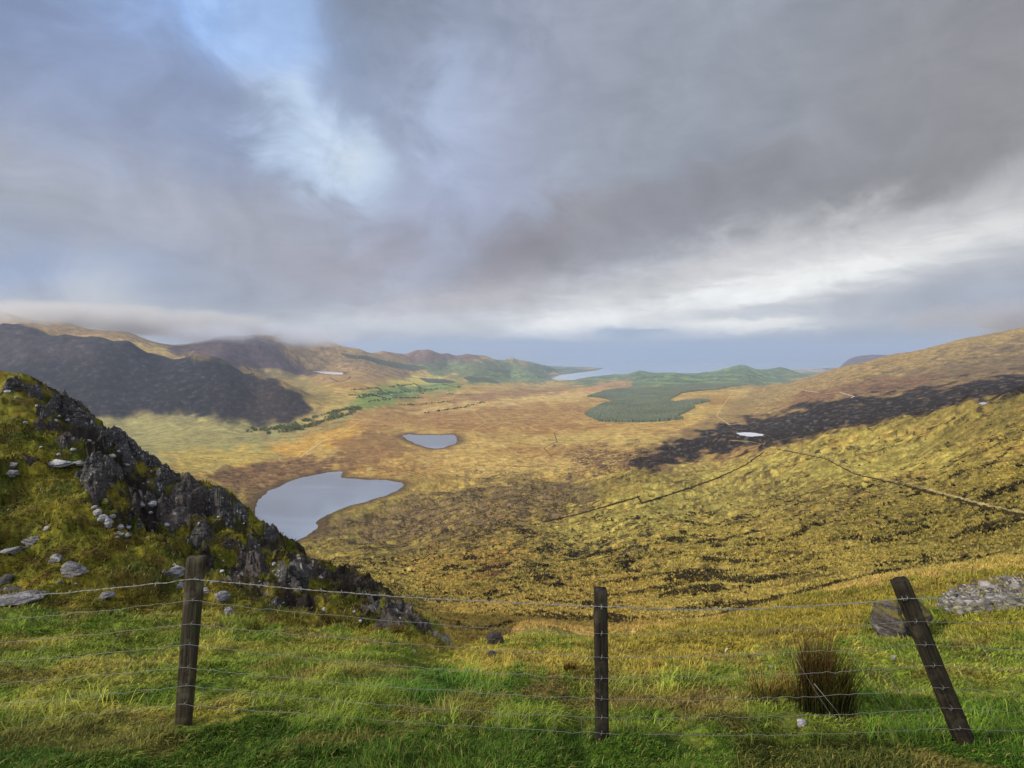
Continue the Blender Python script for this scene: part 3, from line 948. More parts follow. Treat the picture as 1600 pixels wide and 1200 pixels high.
o = mesh_obj('sea', sv, sf, M_SEA, None, False)
tag(o, kind='structure')

# ------------------------------------------------------------------ small builders
class MB:
    """gathers pieces into one mesh"""
    def __init__(self):
        self.v, self.f, self.c, self.n = [], [], [], 0

    def add(self, v, f, c=None):
        v = np.asarray(v, dtype=float)
        self.v.append(v)
        self.f += [tuple(int(i) + self.n for i in q) for q in f]
        if c is not None:
            self.c.append(np.broadcast_to(np.asarray(c, dtype=float), v.shape))
        self.n += len(v)

    def build(self, name, mat, parent=None, smooth=True):
        cols = np.concatenate(self.c) if self.c else None
        lo = [i for q in self.f for i in q]
        sz = [len(q) for q in self.f]
        return mesh_obj(name, np.concatenate(self.v), None, mat, parent, smooth, cols, lo, sz)


def tube_geo(pts, rad, sides=5, cap=True):
    P = np.asarray(pts, dtype=float)
    n = len(P)
    tan = np.gradient(P, axis=0)
    tan /= np.linalg.norm(tan, axis=1)[:, None] + 1e-12
    ref = np.array([0, 0, 1.0]) if abs(tan[0][2]) < 0.9 else np.array([1.0, 0, 0])
    rads = np.broadcast_to(np.asarray(rad, dtype=float), (n,))
    v = []
    for i in range(n):
        a = np.cross(tan[i], ref)
        a /= np.linalg.norm(a) + 1e-12
        b = np.cross(tan[i], a)
        for k in range(sides):
            t = 2 * math.pi * k / sides
            v.append(P[i] + rads[i] * (a * math.cos(t) + b * math.sin(t)))
    f = []
    for i in range(n - 1):
        for k in range(sides):
            f.append((i * sides + k, i * sides + (k + 1) % sides, (i + 1) * sides + (k + 1) % sides, (i + 1) * sides + k))
    if cap:
        f.append(tuple(range(sides))[::-1])
        f.append(tuple((n - 1) * sides + k for k in range(sides)))
    return np.array(v), f


def tint_material(name, rough=0.9, spec=0.1, vary=0.25, scale=30.0, translucent=0.0, bump=0.0):
    m = bpy.data.materials.new(name)
    m.use_nodes = True
    g = NT(m.node_tree)
    a = g.n('ShaderNodeVertexColor', layer_name='tint')
    geo = g.n('ShaderNodeNewGeometry').outputs['Position']
    nz = g.noise(geo, scale, 4, 0.6)
    col = g.vmath('SCALE', a.outputs[0], scale=g.mapr(nz.outputs[0], 0.25, 0.75, 1 - vary, 1 + vary))
    b = g.n('ShaderNodeBsdfPrincipled')
    g.put(b.inputs['Base Color'], col)
    b.inputs['Roughness'].default_value = rough
    b.inputs['Specular IOR Level'].default_value = spec
    sh = b.outputs[0]
    if bump:
        bp = g.n('ShaderNodeBump')
        bp.inputs['Strength'].default_value = bump
        bp.inputs['Distance'].default_value = 0.02
        g.put(bp.inputs['Height'], nz.outputs[0])
        g.put(b.inputs['Normal'], bp.outputs[0])
    if translucent:
        t = g.n('ShaderNodeBsdfTranslucent')
        g.put(t.inputs[0], col)
        mx = g.n('ShaderNodeMixShader')
        mx.inputs[0].default_value = translucent
        g.put(mx.inputs[1], b.outputs[0])
        g.put(mx.inputs[2], t.outputs[0])
        sh = mx.outputs[0]
    o = g.n('ShaderNodeOutputMaterial')
    g.put(o.inputs[0], sh)
    return m


M_BLADE = tint_material('grass_blade', 0.7, 0.15, 0.15, 20, 0.25)
M_LEAF = tint_material('foliage', 0.9, 0.05, 0.3, 0.3)
M_TRACK = tint_material('worn_ground', 0.95, 0.05, 0.3, 0.8)


def rock_material(name, dark, pale, lichen, moss, mossy):
    m = bpy.data.materials.new(name)
    m.use_nodes = True
    g = NT(m.node_tree)
    geo = g.n('ShaderNodeNewGeometry')
    pos = geo.outputs['Position']
    n1 = g.noise(pos, 2.2, 5, 0.6)
    n2 = g.noise(pos, 9.0, 5, 0.65)
    n3 = g.noise(pos, 28.0, 4, 0.6)
    strat = g.noise(g.vmath('MULTIPLY', pos, (2.0, 2.0, 11.0)), 1.6, 4, 0.6)
    col = g.mix(g.mapr(strat.outputs[0], 0.35, 0.65), (*dark, 1), (*pale, 1))
    col = g.vmath('SCALE', col, scale=g.mapr(n3.outputs[0], 0.3, 0.7, 0.6, 1.4))
    lich = g.math('MULTIPLY', g.mapr(n2.outputs[0], 0.58, 0.64), g.mapr(n1.outputs[0], 0.42, 0.55))
    col = g.mix(g.math('MULTIPLY', lich, lichen), col, (0.42, 0.42, 0.38, 1))
    sep = g.n('ShaderNodeSeparateXYZ')
    g.put(sep.inputs[0], geo.outputs['Normal'])
    up = g.math('ADD', sep.outputs[2], g.math('MULTIPLY', g.math('SUBTRACT', n2.outputs[0], 0.5), 1.4))
    mk = g.math('MULTIPLY', g.mapr(up, 0.75 - mossy * 0.6, 0.95 - mossy * 0.5, 0, 1, True), 1.0 if mossy > 0 else 0.0)
    col = g.mix(mk, col, (*moss, 1))
    b = g.n('ShaderNodeBsdfPrincipled')
    g.put(b.inputs['Base Color'], col)
    b.inputs['Roughness'].default_value = 0.85
    b.inputs['Specular IOR Level'].default_value = 0.25
    bp = g.n('ShaderNodeBump')
    bp.inputs['Strength'].default_value = 0.9
    bp.inputs['Distance'].default_value = 0.06
    g.put(bp.inputs['Height'], g.math('ADD', n2.outputs[0], g.math('ADD', strat.outputs[0], g.math('MULTIPLY', n3.outputs[0], 0.4))))
    g.put(b.inputs['Normal'], bp.outputs[0])
    o = g.n('ShaderNodeOutputMaterial')
    g.put(o.inputs[0], b.outputs[0])
    return m


MOSS = (0.075, 0.07, 0.012)
M_CRAG = rock_material('crag_stone', (0.021, 0.019, 0.016), (0.074, 0.067, 0.057), 0.9, (0.05, 0.045, 0.010), 0.0)
M_CRAG_BROWN = rock_material('brown_slab_stone', (0.026, 0.021, 0.017), (0.066, 0.052, 0.042), 0.5, (0.05, 0.045, 0.010), 0.0)
M_GREY = rock_material('grey_stone', (0.10, 0.09, 0.085), (0.26, 0.24, 0.225), 0.7, MOSS, 0.0)
M_PALE = rock_material('pale_stone', (0.15, 0.14, 0.13), (0.40, 0.39, 0.37), 0.5, MOSS, 0.0)
M_MOSSY = rock_material('mossy_stone', (0.04, 0.034, 0.03), (0.11, 0.09, 0.075), 0.5, (0.12, 0.10, 0.016), 0.62)


def rock_mesh(name, sx, sy, sz, seed, mat, sub=3, cuts=9, rough=0.12):
    """an angular stone: a ball sliced by planes, then weathered"""
    r = np.random.default_rng(seed)
    bm = bmesh.new()
    bmesh.ops.create_icosphere(bm, subdivisions=sub, radius=1.0)
    v = np.array([q.co[:] for q in bm.verts])
    f = [tuple(x.index for x in q.verts) for q in bm.faces]
    bm.free()
    for _ in range(cuts):
        n = r.normal(size=3)
        n[2] *= 0.8
        n /= np.linalg.norm(n)
        d = r.uniform(0.45, 0.85)
        e = v @ n - d
        v = v - np.where(e > 0, e, 0)[:, None] * n * 0.94
    a = fbm(v[:, 0] + 3.1 * v[:, 2], v[:, 1] - 2.3 * v[:, 2], 0.9, 4, int(seed) + 50)
    if sub >= 5:
        rib_ = np.abs(fbm(v[:, 0] * 0.5 + 0.6 * v[:, 2], v[:, 2] * 1.6 - 0.7 * v[:, 0] + v[:, 1], 0.55, 4, int(seed) + 51, 0.6))
        a = a * 1.2 - 1.3 * rib_
    v = v * (1 + rough * 2.2 * a)[:, None]
    v = v * np.array([sx, sy, sz])
    v[:, 2] = np.where(v[:, 2] > 0, v[:, 2] * min(1.0, 0.6 + sz / sx), v[:, 2])
    return mesh_obj(name, v, np.array(f), mat, None, False)


def set_rock(name, px, py, wpx, hpx, seed, mat, label, cat='rock', group=None, deep=1.0, tilt=0.0, sink=0.15, sub=3, stand=None, cuts=9):
    """lays a stone on the land where the photograph shows its middle"""
    p = hit(px, py + hpx * 0.42, 2.0, 60.0) if stand is None else Vector(at(px, py + hpx * 0.42, stand))
    if p is None:
        return None
    d = p.length
    w = wpx * d / F_PX / 2
    h = hpx * d / F_PX / 2
    o = rock_mesh(name, w * 1.12, w * deep, h * 1.2, seed, mat, sub, cuts)
    rr = random.Random(seed)
    up = h * (1 - sink) * 0.95
    o.location = (p.x, p.y + w * deep * 0.2, p.z + up)
    o.rotation_euler = (rr.uniform(-0.12, 0.12), math.radians(tilt), rr.uniform(-0.25, 0.25))
    tag(o, label, cat, group)
    return o


# ------------------------------------------------------------------ woods, hedges and houses of the valley
def px_poly_xy(poly):
    out = []
    for a, b in poly:
        p = hit(a, b, 400)
        if p is not None:
            out.append((p.x, p.y))
    return np.array(out)


def scatter(xy, step, seed, jit=0.45):
    r = np.random.default_rng(seed)
    lo, hi = xy.min(0), xy.max(0)
    gx, gy = np.meshgrid(np.arange(lo[0], hi[0], step), np.arange(lo[1], hi[1], step))
    p = np.stack((gx.ravel(), gy.ravel()), -1)
    p += r.uniform(-jit, jit, p.shape) * step
    return p[poly_sd(p[:, 0], p[:, 1], xy) > 0]


def conifers(name, pts, h0, h1, seed, tint):
    """spruces standing so close they read as one mass: each a ragged two-tier cone"""
    r = np.random.default_rng(seed)
    n = len(pts)
    z = ground_z(pts[:, 0], pts[:, 1])
    H = r.uniform(h0, h1, n) * (1 + 0.22 * fbm(pts[:, 0], pts[:, 1], 160, 3, seed))
    W = H * r.uniform(0.24, 0.36, n)
    S = 6
    ang = np.arange(S) * 2 * math.pi / S
    V = np.zeros((n, 2 * S + 2, 3))
    for t, (zz, ww) in enumerate(((0.06, 1.0), (0.48, 0.62))):
        a = ang[None, :] + r.uniform(0, 1, (n, 1)) + 0.5 * t
        rad = W[:, None] * ww * r.uniform(0.75, 1.2, (n, S))
        V[:, t * S:(t + 1) * S, 0] = pts[:, 0, None] + rad * np.cos(a)
        V[:, t * S:(t + 1) * S, 1] = pts[:, 1, None] + rad * np.sin(a)
        V[:, t * S:(t + 1) * S, 2] = z[:, None] + H[:, None] * (zz + r.uniform(-0.03, 0.03, (n, S)))
    V[:, 2 * S, :2] = pts + r.uniform(-0.3, 0.3, (n, 2))
    V[:, 2 * S, 2] = z + H * 0.62
    V[:, 2 * S + 1, :2] = pts + r.uniform(-0.3, 0.3, (n, 2))
    V[:, 2 * S + 1, 2] = z + H
    f = []
    for t in range(2):
        for k in range(S):
            f.append((t * S + k, t * S + (k + 1) % S, 2 * S + t))
    F = (np.array(f)[None] + (np.arange(n) * (2 * S + 2))[:, None, None]).reshape(-1, 3)
    c = s2l(tint) * HALL
    cc = c[None, None] * r.uniform(0.82, 1.2, (n, 1, 1)) * np.ones((1, 2 * S + 2, 1)) * (1 + 0.35 * fbm(pts[:, 0], pts[:, 1], 240, 3, seed + 3))[:, None, None]
    o = mesh_obj(name, V.reshape(-1, 3), F, M_LEAF, None, False, cc.reshape(-1, 3))
    return o


def broadleaves(name, pts, h0, h1, seed, tint):
    """low scrub oak and willow: a stub of trunk and a crown of many small leafy facets each"""
    r = np.random.default_rng(seed)
    n = len(pts)
    z = ground_z(pts[:, 0], pts[:, 1])
    H = r.uniform(h0, h1, n)
    Q = 42
    u = r.normal(size=(n, Q, 3))
    u /= np.linalg.norm(u, axis=2)[..., None]
    u *= (r.uniform(0.35, 1, (n, Q, 1)) ** 0.5)
    ctr = np.stack((pts[:, 0], pts[:, 1], z + H * 0.55), -1)[:, None] + u * np.stack((H * 0.55, H * 0.55, H * 0.46), -1)[:, None]
    e1 = r.normal(size=(n, Q, 3)) * H[:, None, None] * 0.17
    e2 = r.normal(size=(n, Q, 3)) * H[:, None, None] * 0.17
    V = np.stack((ctr - e1, ctr + e1 * 0.6 + e2, ctr - e2), 2)
    c = s2l(tint) * HALL * 1.0
    cc = c * r.uniform(0.55, 1.6, (n, Q, 1, 1)) * r.uniform(0.75, 1.3, (n, 1, 1, 1)) * np.ones((1, 1, 3, 1))
    mb_v = V.reshape(-1, 3)
    F = np.arange(len(mb_v)).reshape(-1, 3)
    return mesh_obj(name, mb_v, F, M_LEAF, None, False, cc.reshape(-1, 3))


FOREST = [(913, 648), (925, 640), (940, 632), (961, 628), (940, 622), (917, 620), (936, 614), (951, 610), (977, 607), (998, 606), (1026, 606), (1054, 605), (1086, 602), (1120, 601),
          (1168, 602), (1120, 609), (1082, 612), (1064, 615), (1043, 627), (1054, 629), (1082, 626), (1107, 625), (1109, 628), (1082, 633), (1086, 637), (1071, 645), (1056, 651), (1067, 655), (1037, 659), (970, 660), (936, 659)]
fx = px_poly_xy(FOREST)
fp = scatter(fx, 7.6, 5, 0.6)
rides = np.abs(fbm(fp[:, 0], fp[:, 1], 420, 2, 808)) > 0.012
o = conifers('conifer_plantation', fp[rides], 10, 15, 6, (106, 112, 88))
tag(o, 'dark green block of close planted conifers in the middle of the brown valley', 'forest', kind='stuff')
for nm, poly, lab in (('conifer_plantation', [(533, 554), (560, 557), (600, 564), (650, 571), (668, 576), (640, 578), (590, 569), (545, 560)], 'long thin conifer belt across the hillside left of the bay'),
                      ('conifer_plantation', [(654, 591), (690, 593), (712, 598), (690, 599), (668, 598)], 'small conifer block above the green fields'),
                      ('conifer_plantation', [(722, 590), (770, 594), (780, 599), (735, 597)], 'small conifer block right of the green fields')):
    xy = px_poly_xy(poly)
    if len(xy) > 3:
        pp = scatter(xy, 14.0, 9)
        if len(pp):
            tag(conifers(nm, pp, 12, 18, 10, (92, 100, 82)), lab, 'forest', kind='stuff')
WOOD = [(379, 674), (405, 677), (420, 679), (456, 675), (487, 670), (504, 660), (540, 651), (562, 643), (568, 638), (553, 636), (535, 640), (521, 643), (506, 648), (478, 656), (450, 664), (420, 670), (394, 669)]
wp = scatter(px_poly_xy(WOOD), 9.5, 12)
wp = wp[fbm(wp[:, 0], wp[:, 1], 60, 3, 44) > -0.02]
tag(broadleaves('scrub_woodland', wp, 4, 9, 13, (104, 112, 66)), 'ribbon of dark scrub trees along the foot of the dark heather hill', 'woodland', kind='stuff')


def px_line(pts, step=2.0):
    P = []
    for (a, b) in zip(pts[:-1], pts[1:]):
        n = max(2, int(math.hypot(b[0] - a[0], b[1] - a[1]) / step))
        for i in range(n):
            t = i / n
            P.append((a[0] + (b[0] - a[0]) * t, a[1] + (b[1] - a[1]) * t))
    P.append(pts[-1])
    out = [hit(a, b, 25) for a, b in P]
    return [p for p in out if p is not None]


HEDGES = [[(545, 610), (600, 606), (650, 600)], [(560, 622), (610, 614), (650, 612), (690, 606)], [(575, 628), (620, 622), (665, 622)], [(640, 596), (655, 604), (660, 616)], [(690, 600), (715, 606), (720, 601), (740, 600)],
          [(590, 605), (596, 612), (575, 620)], [(620, 600), (628, 610)], [(545, 618), (580, 617), (600, 622)], [(700, 616), (735, 618)], [(655, 646), (690, 642), (725, 637), (745, 631), (760, 628)], [(620, 634), (660, 632), (700, 628)],
          [(770, 580), (830, 582)], [(740, 586), (790, 588), (850, 590)], [(760, 576), (800, 584)], [(950, 604), (1010, 600)], [(1010, 595), (1080, 597), (1140, 592)], [(1080, 590), (1150, 588), (1210, 586)], [(1000, 590), (1060, 588)]]
hp = []
for h in HEDGES:
    L = px_line(h, 1.2)
    for a, b in zip(L[:-1], L[1:]):
        if (a - b).length < 400:
            for t in np.arange(0, 1, 8.0 / max(8.0, (a - b).length)):
                q = a.lerp(b, t)
                hp.append((q.x + random.uniform(-4, 4), q.y + random.uniform(-4, 4)))
hp = np.array(hp)
hp = hp + RNG.normal(0, 7, hp.shape)
hp = hp[fbm(hp[:, 0], hp[:, 1], 70, 2, 61) > -0.05]
tag(broadleaves('hedgerow', hp, 3, 7, 17, (78, 94, 60)), 'dark hedges and scattered trees between the green fields of the far valley', 'hedges', kind='stuff')

M_WALLWHITE = tint_material('whitewash', 0.85, 0.1, 0.08, 2)
M_SLATE = tint_material('slate_roof', 0.7, 0.3, 0.2, 1)
WHITE = s2l((225, 222, 214)) * 0.9
SLATE = s2l((92, 92, 100)) * 0.9


def farmhouse(px, py, label, group):
    p = hit(px, py, 1500)
    if p is None:
        return
    r = random.Random(px * 7 + py)
    L, W, E, R = r.uniform(13, 17), 7.5, r.uniform(4.2, 5.5), 2.8
    root = empty('farmhouse', p, r.uniform(-0.5, 0.5))
    tag(root, label, 'house', group)
    v = [(-L / 2, -W / 2, -1.5), (L / 2, -W / 2, -1.5), (L / 2, W / 2, -1.5), (-L / 2, W / 2, -1.5), (-L / 2, -W / 2, E), (L / 2, -W / 2, E), (L / 2, W / 2, E), (-L / 2, W / 2, E), (-L / 2, 0, E + R), (L / 2, 0, E + R)]
    f = [(0, 1, 5, 4), (2, 3, 7, 6), (1, 2, 6, 9, 5), (3, 0, 4, 8, 7)]
    mb = MB()
    mb.add(v, f, WHITE)
    mb.build('wall', M_WALLWHITE, root, False)
    o_, t_ = 0.35, 0.2
    ze = E - o_ * R / (W / 2)
    rv = []
    for x in (-L / 2 - 0.3, L / 2 + 0.3):
        rv += [(x, -W / 2 - o_, ze + 0.05), (x, 0, E + R + 0.05), (x, W / 2 + o_, ze + 0.05), (x, -W / 2 - o_, ze + 0.05 + t_), (x, 0, E + R + 0.05 + t_), (x, W / 2 + o_, ze + 0.05 + t_)]
    rf_ = [(3, 4, 10, 9), (4, 5, 11, 10), (0, 6, 7, 1), (1, 7, 8, 2), (0, 3, 9, 6), (2, 8, 11, 5), (0, 1, 4, 3), (1, 2, 5, 4), (6, 9, 10, 7), (7, 10, 11, 8)]
    mb = MB()
    mb.add(rv, rf_, SLATE)
    ro = mb.build('roof', M_SLATE, root, False)
    mb = MB()
    cx = L / 2 - 0.8
    mb.add([(cx + a, b, c) for c in (E + R - 0.6, E + R + 1.3) for a, b in ((-0.5, -0.4), (0.5, -0.4), (0.5, 0.4), (-0.5, 0.4))], [(0, 1, 5, 4), (1, 2, 6, 5), (2, 3, 7, 6), (3, 0, 4, 7), (4, 5, 6, 7)], WHITE)
    mb.build('chimney', M_WALLWHITE, ro, False)
    for k in (-0.32, 0.32):
        mb = MB()
        mb.add([(k * L - 0.7, -W / 2 - 0.03, 1.2), (k * L + 0.7, -W / 2 - 0.03, 1.2), (k * L + 0.7, -W / 2 - 0.03, 2.8), (k * L - 0.7, -W / 2 - 0.03, 2.8), (k * L - 0.7, -W / 2 + 0.05, 1.2), (k * L + 0.7, -W / 2 + 0.05, 1.2), (k * L + 0.7, -W / 2 + 0.05, 2.8), (k * L - 0.7, -W / 2 + 0.05, 2.8)],
               [(0, 1, 2, 3), (4, 5, 1, 0), (3, 2, 6, 7), (0, 3, 7, 4), (1, 5, 6, 2)], (0.02, 0.025, 0.03))
        mb.build('window', M_SLATE, root, False)


for px, py in ((663, 590), (690, 605), (700, 613), (643, 613), (684, 597), (612, 617)):
    farmhouse(px, py, 'tiny white farmhouse with slate roof among the green valley fields', 'farmhouses in the green fields')
for px, py in ((812, 589), (826, 584), (838, 590), (846, 586), (852, 580)):
    farmhouse(px, py, 'tiny white house with slate roof near the shore of the bay', 'houses near the bay')


# ------------------------------------------------------------------ paths, burns, old walls
def ribbon(name, pts, width, rgb, lift=0.12, mat=None, wob=0.25, step=2.0, thick=None):
    P = px_line(pts, step)
    if len(P) < 3:
        return None
    P = np.array([p[:] for p in P])
    # drop jumps over ridges
    d = np.linalg.norm(np.diff(P, axis=0), axis=1)
    keep = np.concatenate(([True], d < max(60.0, 6 * np.median(d))))
    P = P[keep]
    Q = [P[0]]
    for a, b in zip(P[:-1], P[1:]):
        n = max(1, int(np.linalg.norm(b - a) / max(width * 1.2, 2.0)))
        for i in range(1, n + 1):
            Q.append(a + (b - a) * i / n)
    P = np.array(Q)
    r = np.random.default_rng(len(P))
    tan = np.gradient(P[:, :2], axis=0)
    tan /= np.linalg.norm(tan, axis=1)[:, None] + 1e-9
    nrm = np.stack((-tan[:, 1], tan[:, 0]), -1)
    w = width * 0.5 * (1 + wob * r.uniform(-1, 1, (len(P), 2)))
    mid = P[:, :2] + nrm * (r.uniform(-1, 1, (len(P), 1)) * width * 0.15)
    c = s2l(rgb) * HALL
    if thick is None:
        A = mid + nrm * w[:, :1]
        B = mid - nrm * w[:, 1:]
        V = np.concatenate((np.c_[A, ground_z(A[:, 0], A[:, 1]) + lift], np.c_[mid, ground_z(mid[:, 0], mid[:, 1]) + lift], np.c_[B, ground_z(B[:, 0], B[:, 1]) + lift]))
        n = len(P)
        f = [(i, i + 1, n + i + 1, n + i) for i in range(n - 1)] + [(n + i, n + i + 1, 2 * n + i + 1, 2 * n + i) for i in range(n - 1)]
    else:
        A = mid + nrm * w[:, :1]
        B = mid - nrm * w[:, 1:]
        zA, zB = ground_z(A[:, 0], A[:, 1]), ground_z(B[:, 0], B[:, 1])
        hA = thick * (1 + 0.3 * r.uniform(-1, 1, len(P)))
        gap = r.uniform(0, 1, len(P)) < 0.12
        hA = np.where(gap, hA * 0.45, hA)
        zt = np.maximum(zA, zB) + hA
        V = np.concatenate((np.c_[A, zA - 0.4], np.c_[mid + nrm * w[:, :1] * 0.6, zt], np.c_[mid - nrm * w[:, 1:] * 0.6, zt], np.c_[B, zB - 0.4]))
        n = len(P)
        f = [(k * n + i, k * n + i + 1, (k + 1) * n + i + 1, (k + 1) * n + i) for k in range(3) for i in range(n - 1)]
        f += [(0, n, 2 * n, 3 * n), (n - 1, 4 * n - 1, 3 * n - 1, 2 * n - 1)]
    cc = np.broadcast_to(c, V.shape) * r.uniform(0.75, 1.25, (len(V), 1))
    o = mesh_obj(name, V, np.array(f), mat or M_TRACK, None, thick is None, cc)
    return o


for pts, w, c in (([(1212, 697), (1240, 705), (1290, 712), (1330, 734), (1350, 744), (1420, 756), (1470, 770), (1540, 790), (1600, 802), (1660, 812)], 0.9, (156, 140, 92)),
                  ([(1165, 660), (1140, 664), (1120, 650), (1126, 638), (1140, 620), (1150, 606)], 5.0, (196, 166, 100)),
                  ([(1195, 610), (1240, 606), (1262, 611), (1280, 613)], 5.0, (190, 160, 110)),
                  ([(1290, 615), (1312, 613), (1334, 619), (1330, 622)], 5.0, (196, 170, 130)),
                  ([(1195, 694), (1170, 690), (1140, 688)], 3.0, (140, 120, 80))):
    o = ribbon('path', pts, w, c, 0.15)
    if o:
        tag(o, kind='structure')
for pts, w, c in (([(469, 714), (486, 702), (500, 692), (517, 683), (532, 678), (548, 668), (560, 660)], 3.0, (210, 184, 134)),  # river: the pale tone paints in its glints
                  ([(560, 659), (575, 655), (590, 658)], 4.0, (200, 176, 130)),
                  ([(735, 640), (760, 660), (738, 672), (744, 690), (757, 705), (790, 722)], 4.0, (196, 160, 92)),
                  ([(700, 887), (708, 890), (714, 897), (716, 905), (720, 911), (732, 917), (742, 919)], 0.4, (66, 54, 32)),
                  ([(818, 926), (812, 936), (806, 945), (818, 955), (830, 953)], 0.3, (70, 56, 32)),
                  ([(810, 900), (814, 912), (811, 920), (818, 926)], 0.35, (66, 52, 32)),
                  ([(740, 872), (728, 868), (722, 876)], 0.4, (80, 62, 34)),
                  ([(555, 848), (580, 855), (574, 862), (600, 874)], 1.4, (88, 70, 44)),
                  ([(905, 660), (885, 668), (866, 676), (870, 690), (850, 700), (862, 714)], 3.5, (128, 96, 58)),
                  ([(1000, 668), (960, 676), (930, 690), (960, 700), (1000, 690)], 3.5, (136, 104, 60)),
                  ([(760, 668), (790, 660), (820, 664), (840, 672)], 4, (204, 168, 100)),
                  ([(545, 735), (560, 730), (600, 728), (640, 735), (668, 745)], 1.8, (96, 74, 44)),
                  ([(450, 730), (410, 735), (370, 738), (335, 742)], 2.5, (84, 62, 44)),
                  ([(515, 590), (530, 597), (545, 592), (548, 588)], 12, (92, 78, 62))):
    o = ribbon('stream', pts, w, c, 0.12)
    if o:
        tag(o, kind='structure')
for pts, w, t, lab in (([(850, 816), (900, 805), (950, 791), (1000, 776)], 1.7, 0.8, 'old dark turf and stone bank crossing the slope below the rushes'),
                       ([(1003, 787), (1060, 769), (1120, 748), (1165, 727), (1192, 708)], 2.0, 1.0, 'long dark stone bank climbing to the brow of the right hillside'),
                       ([(996, 776), (1000, 782), (1003, 787)], 1.3, 0.9, 'short kinked stone bank joining the two long banks'),
                       ([(1215, 702), (1290, 717), (1335, 741), (1420, 761), (1480, 778), (1545, 797), (1640, 815)], 0.9, 0.4, 'low dark bank along the lower side of the hillside path')):
    o = ribbon('stone_bank', pts, w, (58, 50, 30), 0, M_TRACK, 0.5, 2.0, t)
    if o:
        tag(o, lab, 'wall', 'old field banks on the hillside')

# ------------------------------------------------------------------ crags and stones of the knoll
def outcrop(name, px, py, wpx, hpx, seed, mat, label, group, proud=0.30, tilt=0.0):
    """bedrock breaking through the turf: follows the slope, its rim dives under the moss"""
    c = hit(px, py, 6.0, 45.0)
    if c is None:
        return None
    def near_hit(a, b):
        q = hit(a, b, 6.0, 45.0)
        return q if q is not None and (q - c).length < 6 else None
    l_, r_ = near_hit(px - wpx / 2, py), near_hit(px + wpx / 2, py)
    u_, d_ = near_hit(px, py - hpx / 2), near_hit(px, py + hpx / 2)
    sz = c.length / F_PX
    ex = np.array([wpx * sz / 2, 0.0])
    ey = np.array([0.0, hpx * sz * 0.9])
    if l_ is not None and r_ is not None:
        e = np.array([(r_ - l_).x, (r_ - l_).y]) / 2
        if np.linalg.norm(e) < wpx * sz * 1.2:
            ex = e
    if d_ is not None:
        e = np.array([(c - d_).x, (c - d_).y])
        n_e = np.linalg.norm(e)
        ey = e * min(1.0, hpx * sz * 1.6 / max(n_e, 1e-6))
    N = 64
    u, v = np.meshgrid(np.linspace(-1.25, 1.25, N), np.linspace(-1.25, 1.25, N), indexing='ij')
    ct_, st_ = math.cos(math.radians(tilt)), math.sin(math.radians(tilt))
    ur, vr = u * ct_ - v * st_, u * st_ + v * ct_
    X = c.x + u * ex[0] + v * ey[0]
    Y = c.y + u * ex[1] + v * ey[1]
    so = seed * 3.7
    rim = np.sqrt(ur ** 2 + vr ** 2) + 0.55 * fbm(u + so, v, 0.9, 4, seed) + 0.12
    size = min(wpx, hpx * 1.6) * sz
    dome = 1 - sstep(0.35, 1.05, rim)
    beds = fbm(ur * 0.45 + so, vr * 1.7, 0.75, 4, seed + 1, 0.55)
    q = beds * 2.2 + vr * 1.6
    fq = q - np.floor(q)
    ledge = (np.floor(q) + sstep(0.45, 0.8, fq) - q)
    joints = np.abs(fbm(ur * 1.3 + so, vr * 0.6, 0.5, 3, seed + 2))
    crack = (1 - sstep(0.0, 0.07, joints))
    grit = fbm(u * 3 + so, v * 3, 0.5, 4, seed + 3)
    hgt = proud * size * (dome * (0.62 + 0.42 * beds) + 0.16 * ledge * dome - 0.16 * crack * dome + 0.06 * grit * dome) - size * 0.16 * sstep(0.85, 1.25, rim)
    side = np.array([0.30, -0.55])                          # the beds break off towards the valley and the viewer
    X2_ = X + side[0] * np.maximum(hgt, 0) * 0.9
    Y2_ = Y + side[1] * np.maximum(hgt, 0) * 0.9
    Zg = ground_z(X, Y) + hgt
    V = np.stack((X2_ - c.x, Y2_ - c.y, Zg - c.z), -1).reshape(-1, 3)
    i_ = np.arange(N * N).reshape(N, N)
    F = np.stack((i_[:-1, :-1], i_[1:, :-1], i_[1:, 1:], i_[:-1, 1:]), -1).reshape(-1, 4)
    keep = rim.reshape(-1)[F].min(1) < 1.25
    o = mesh_obj(name, V, F[keep], mat, None, False)
    o.location = c
    tag(o, label, 'crag', group)
    return o


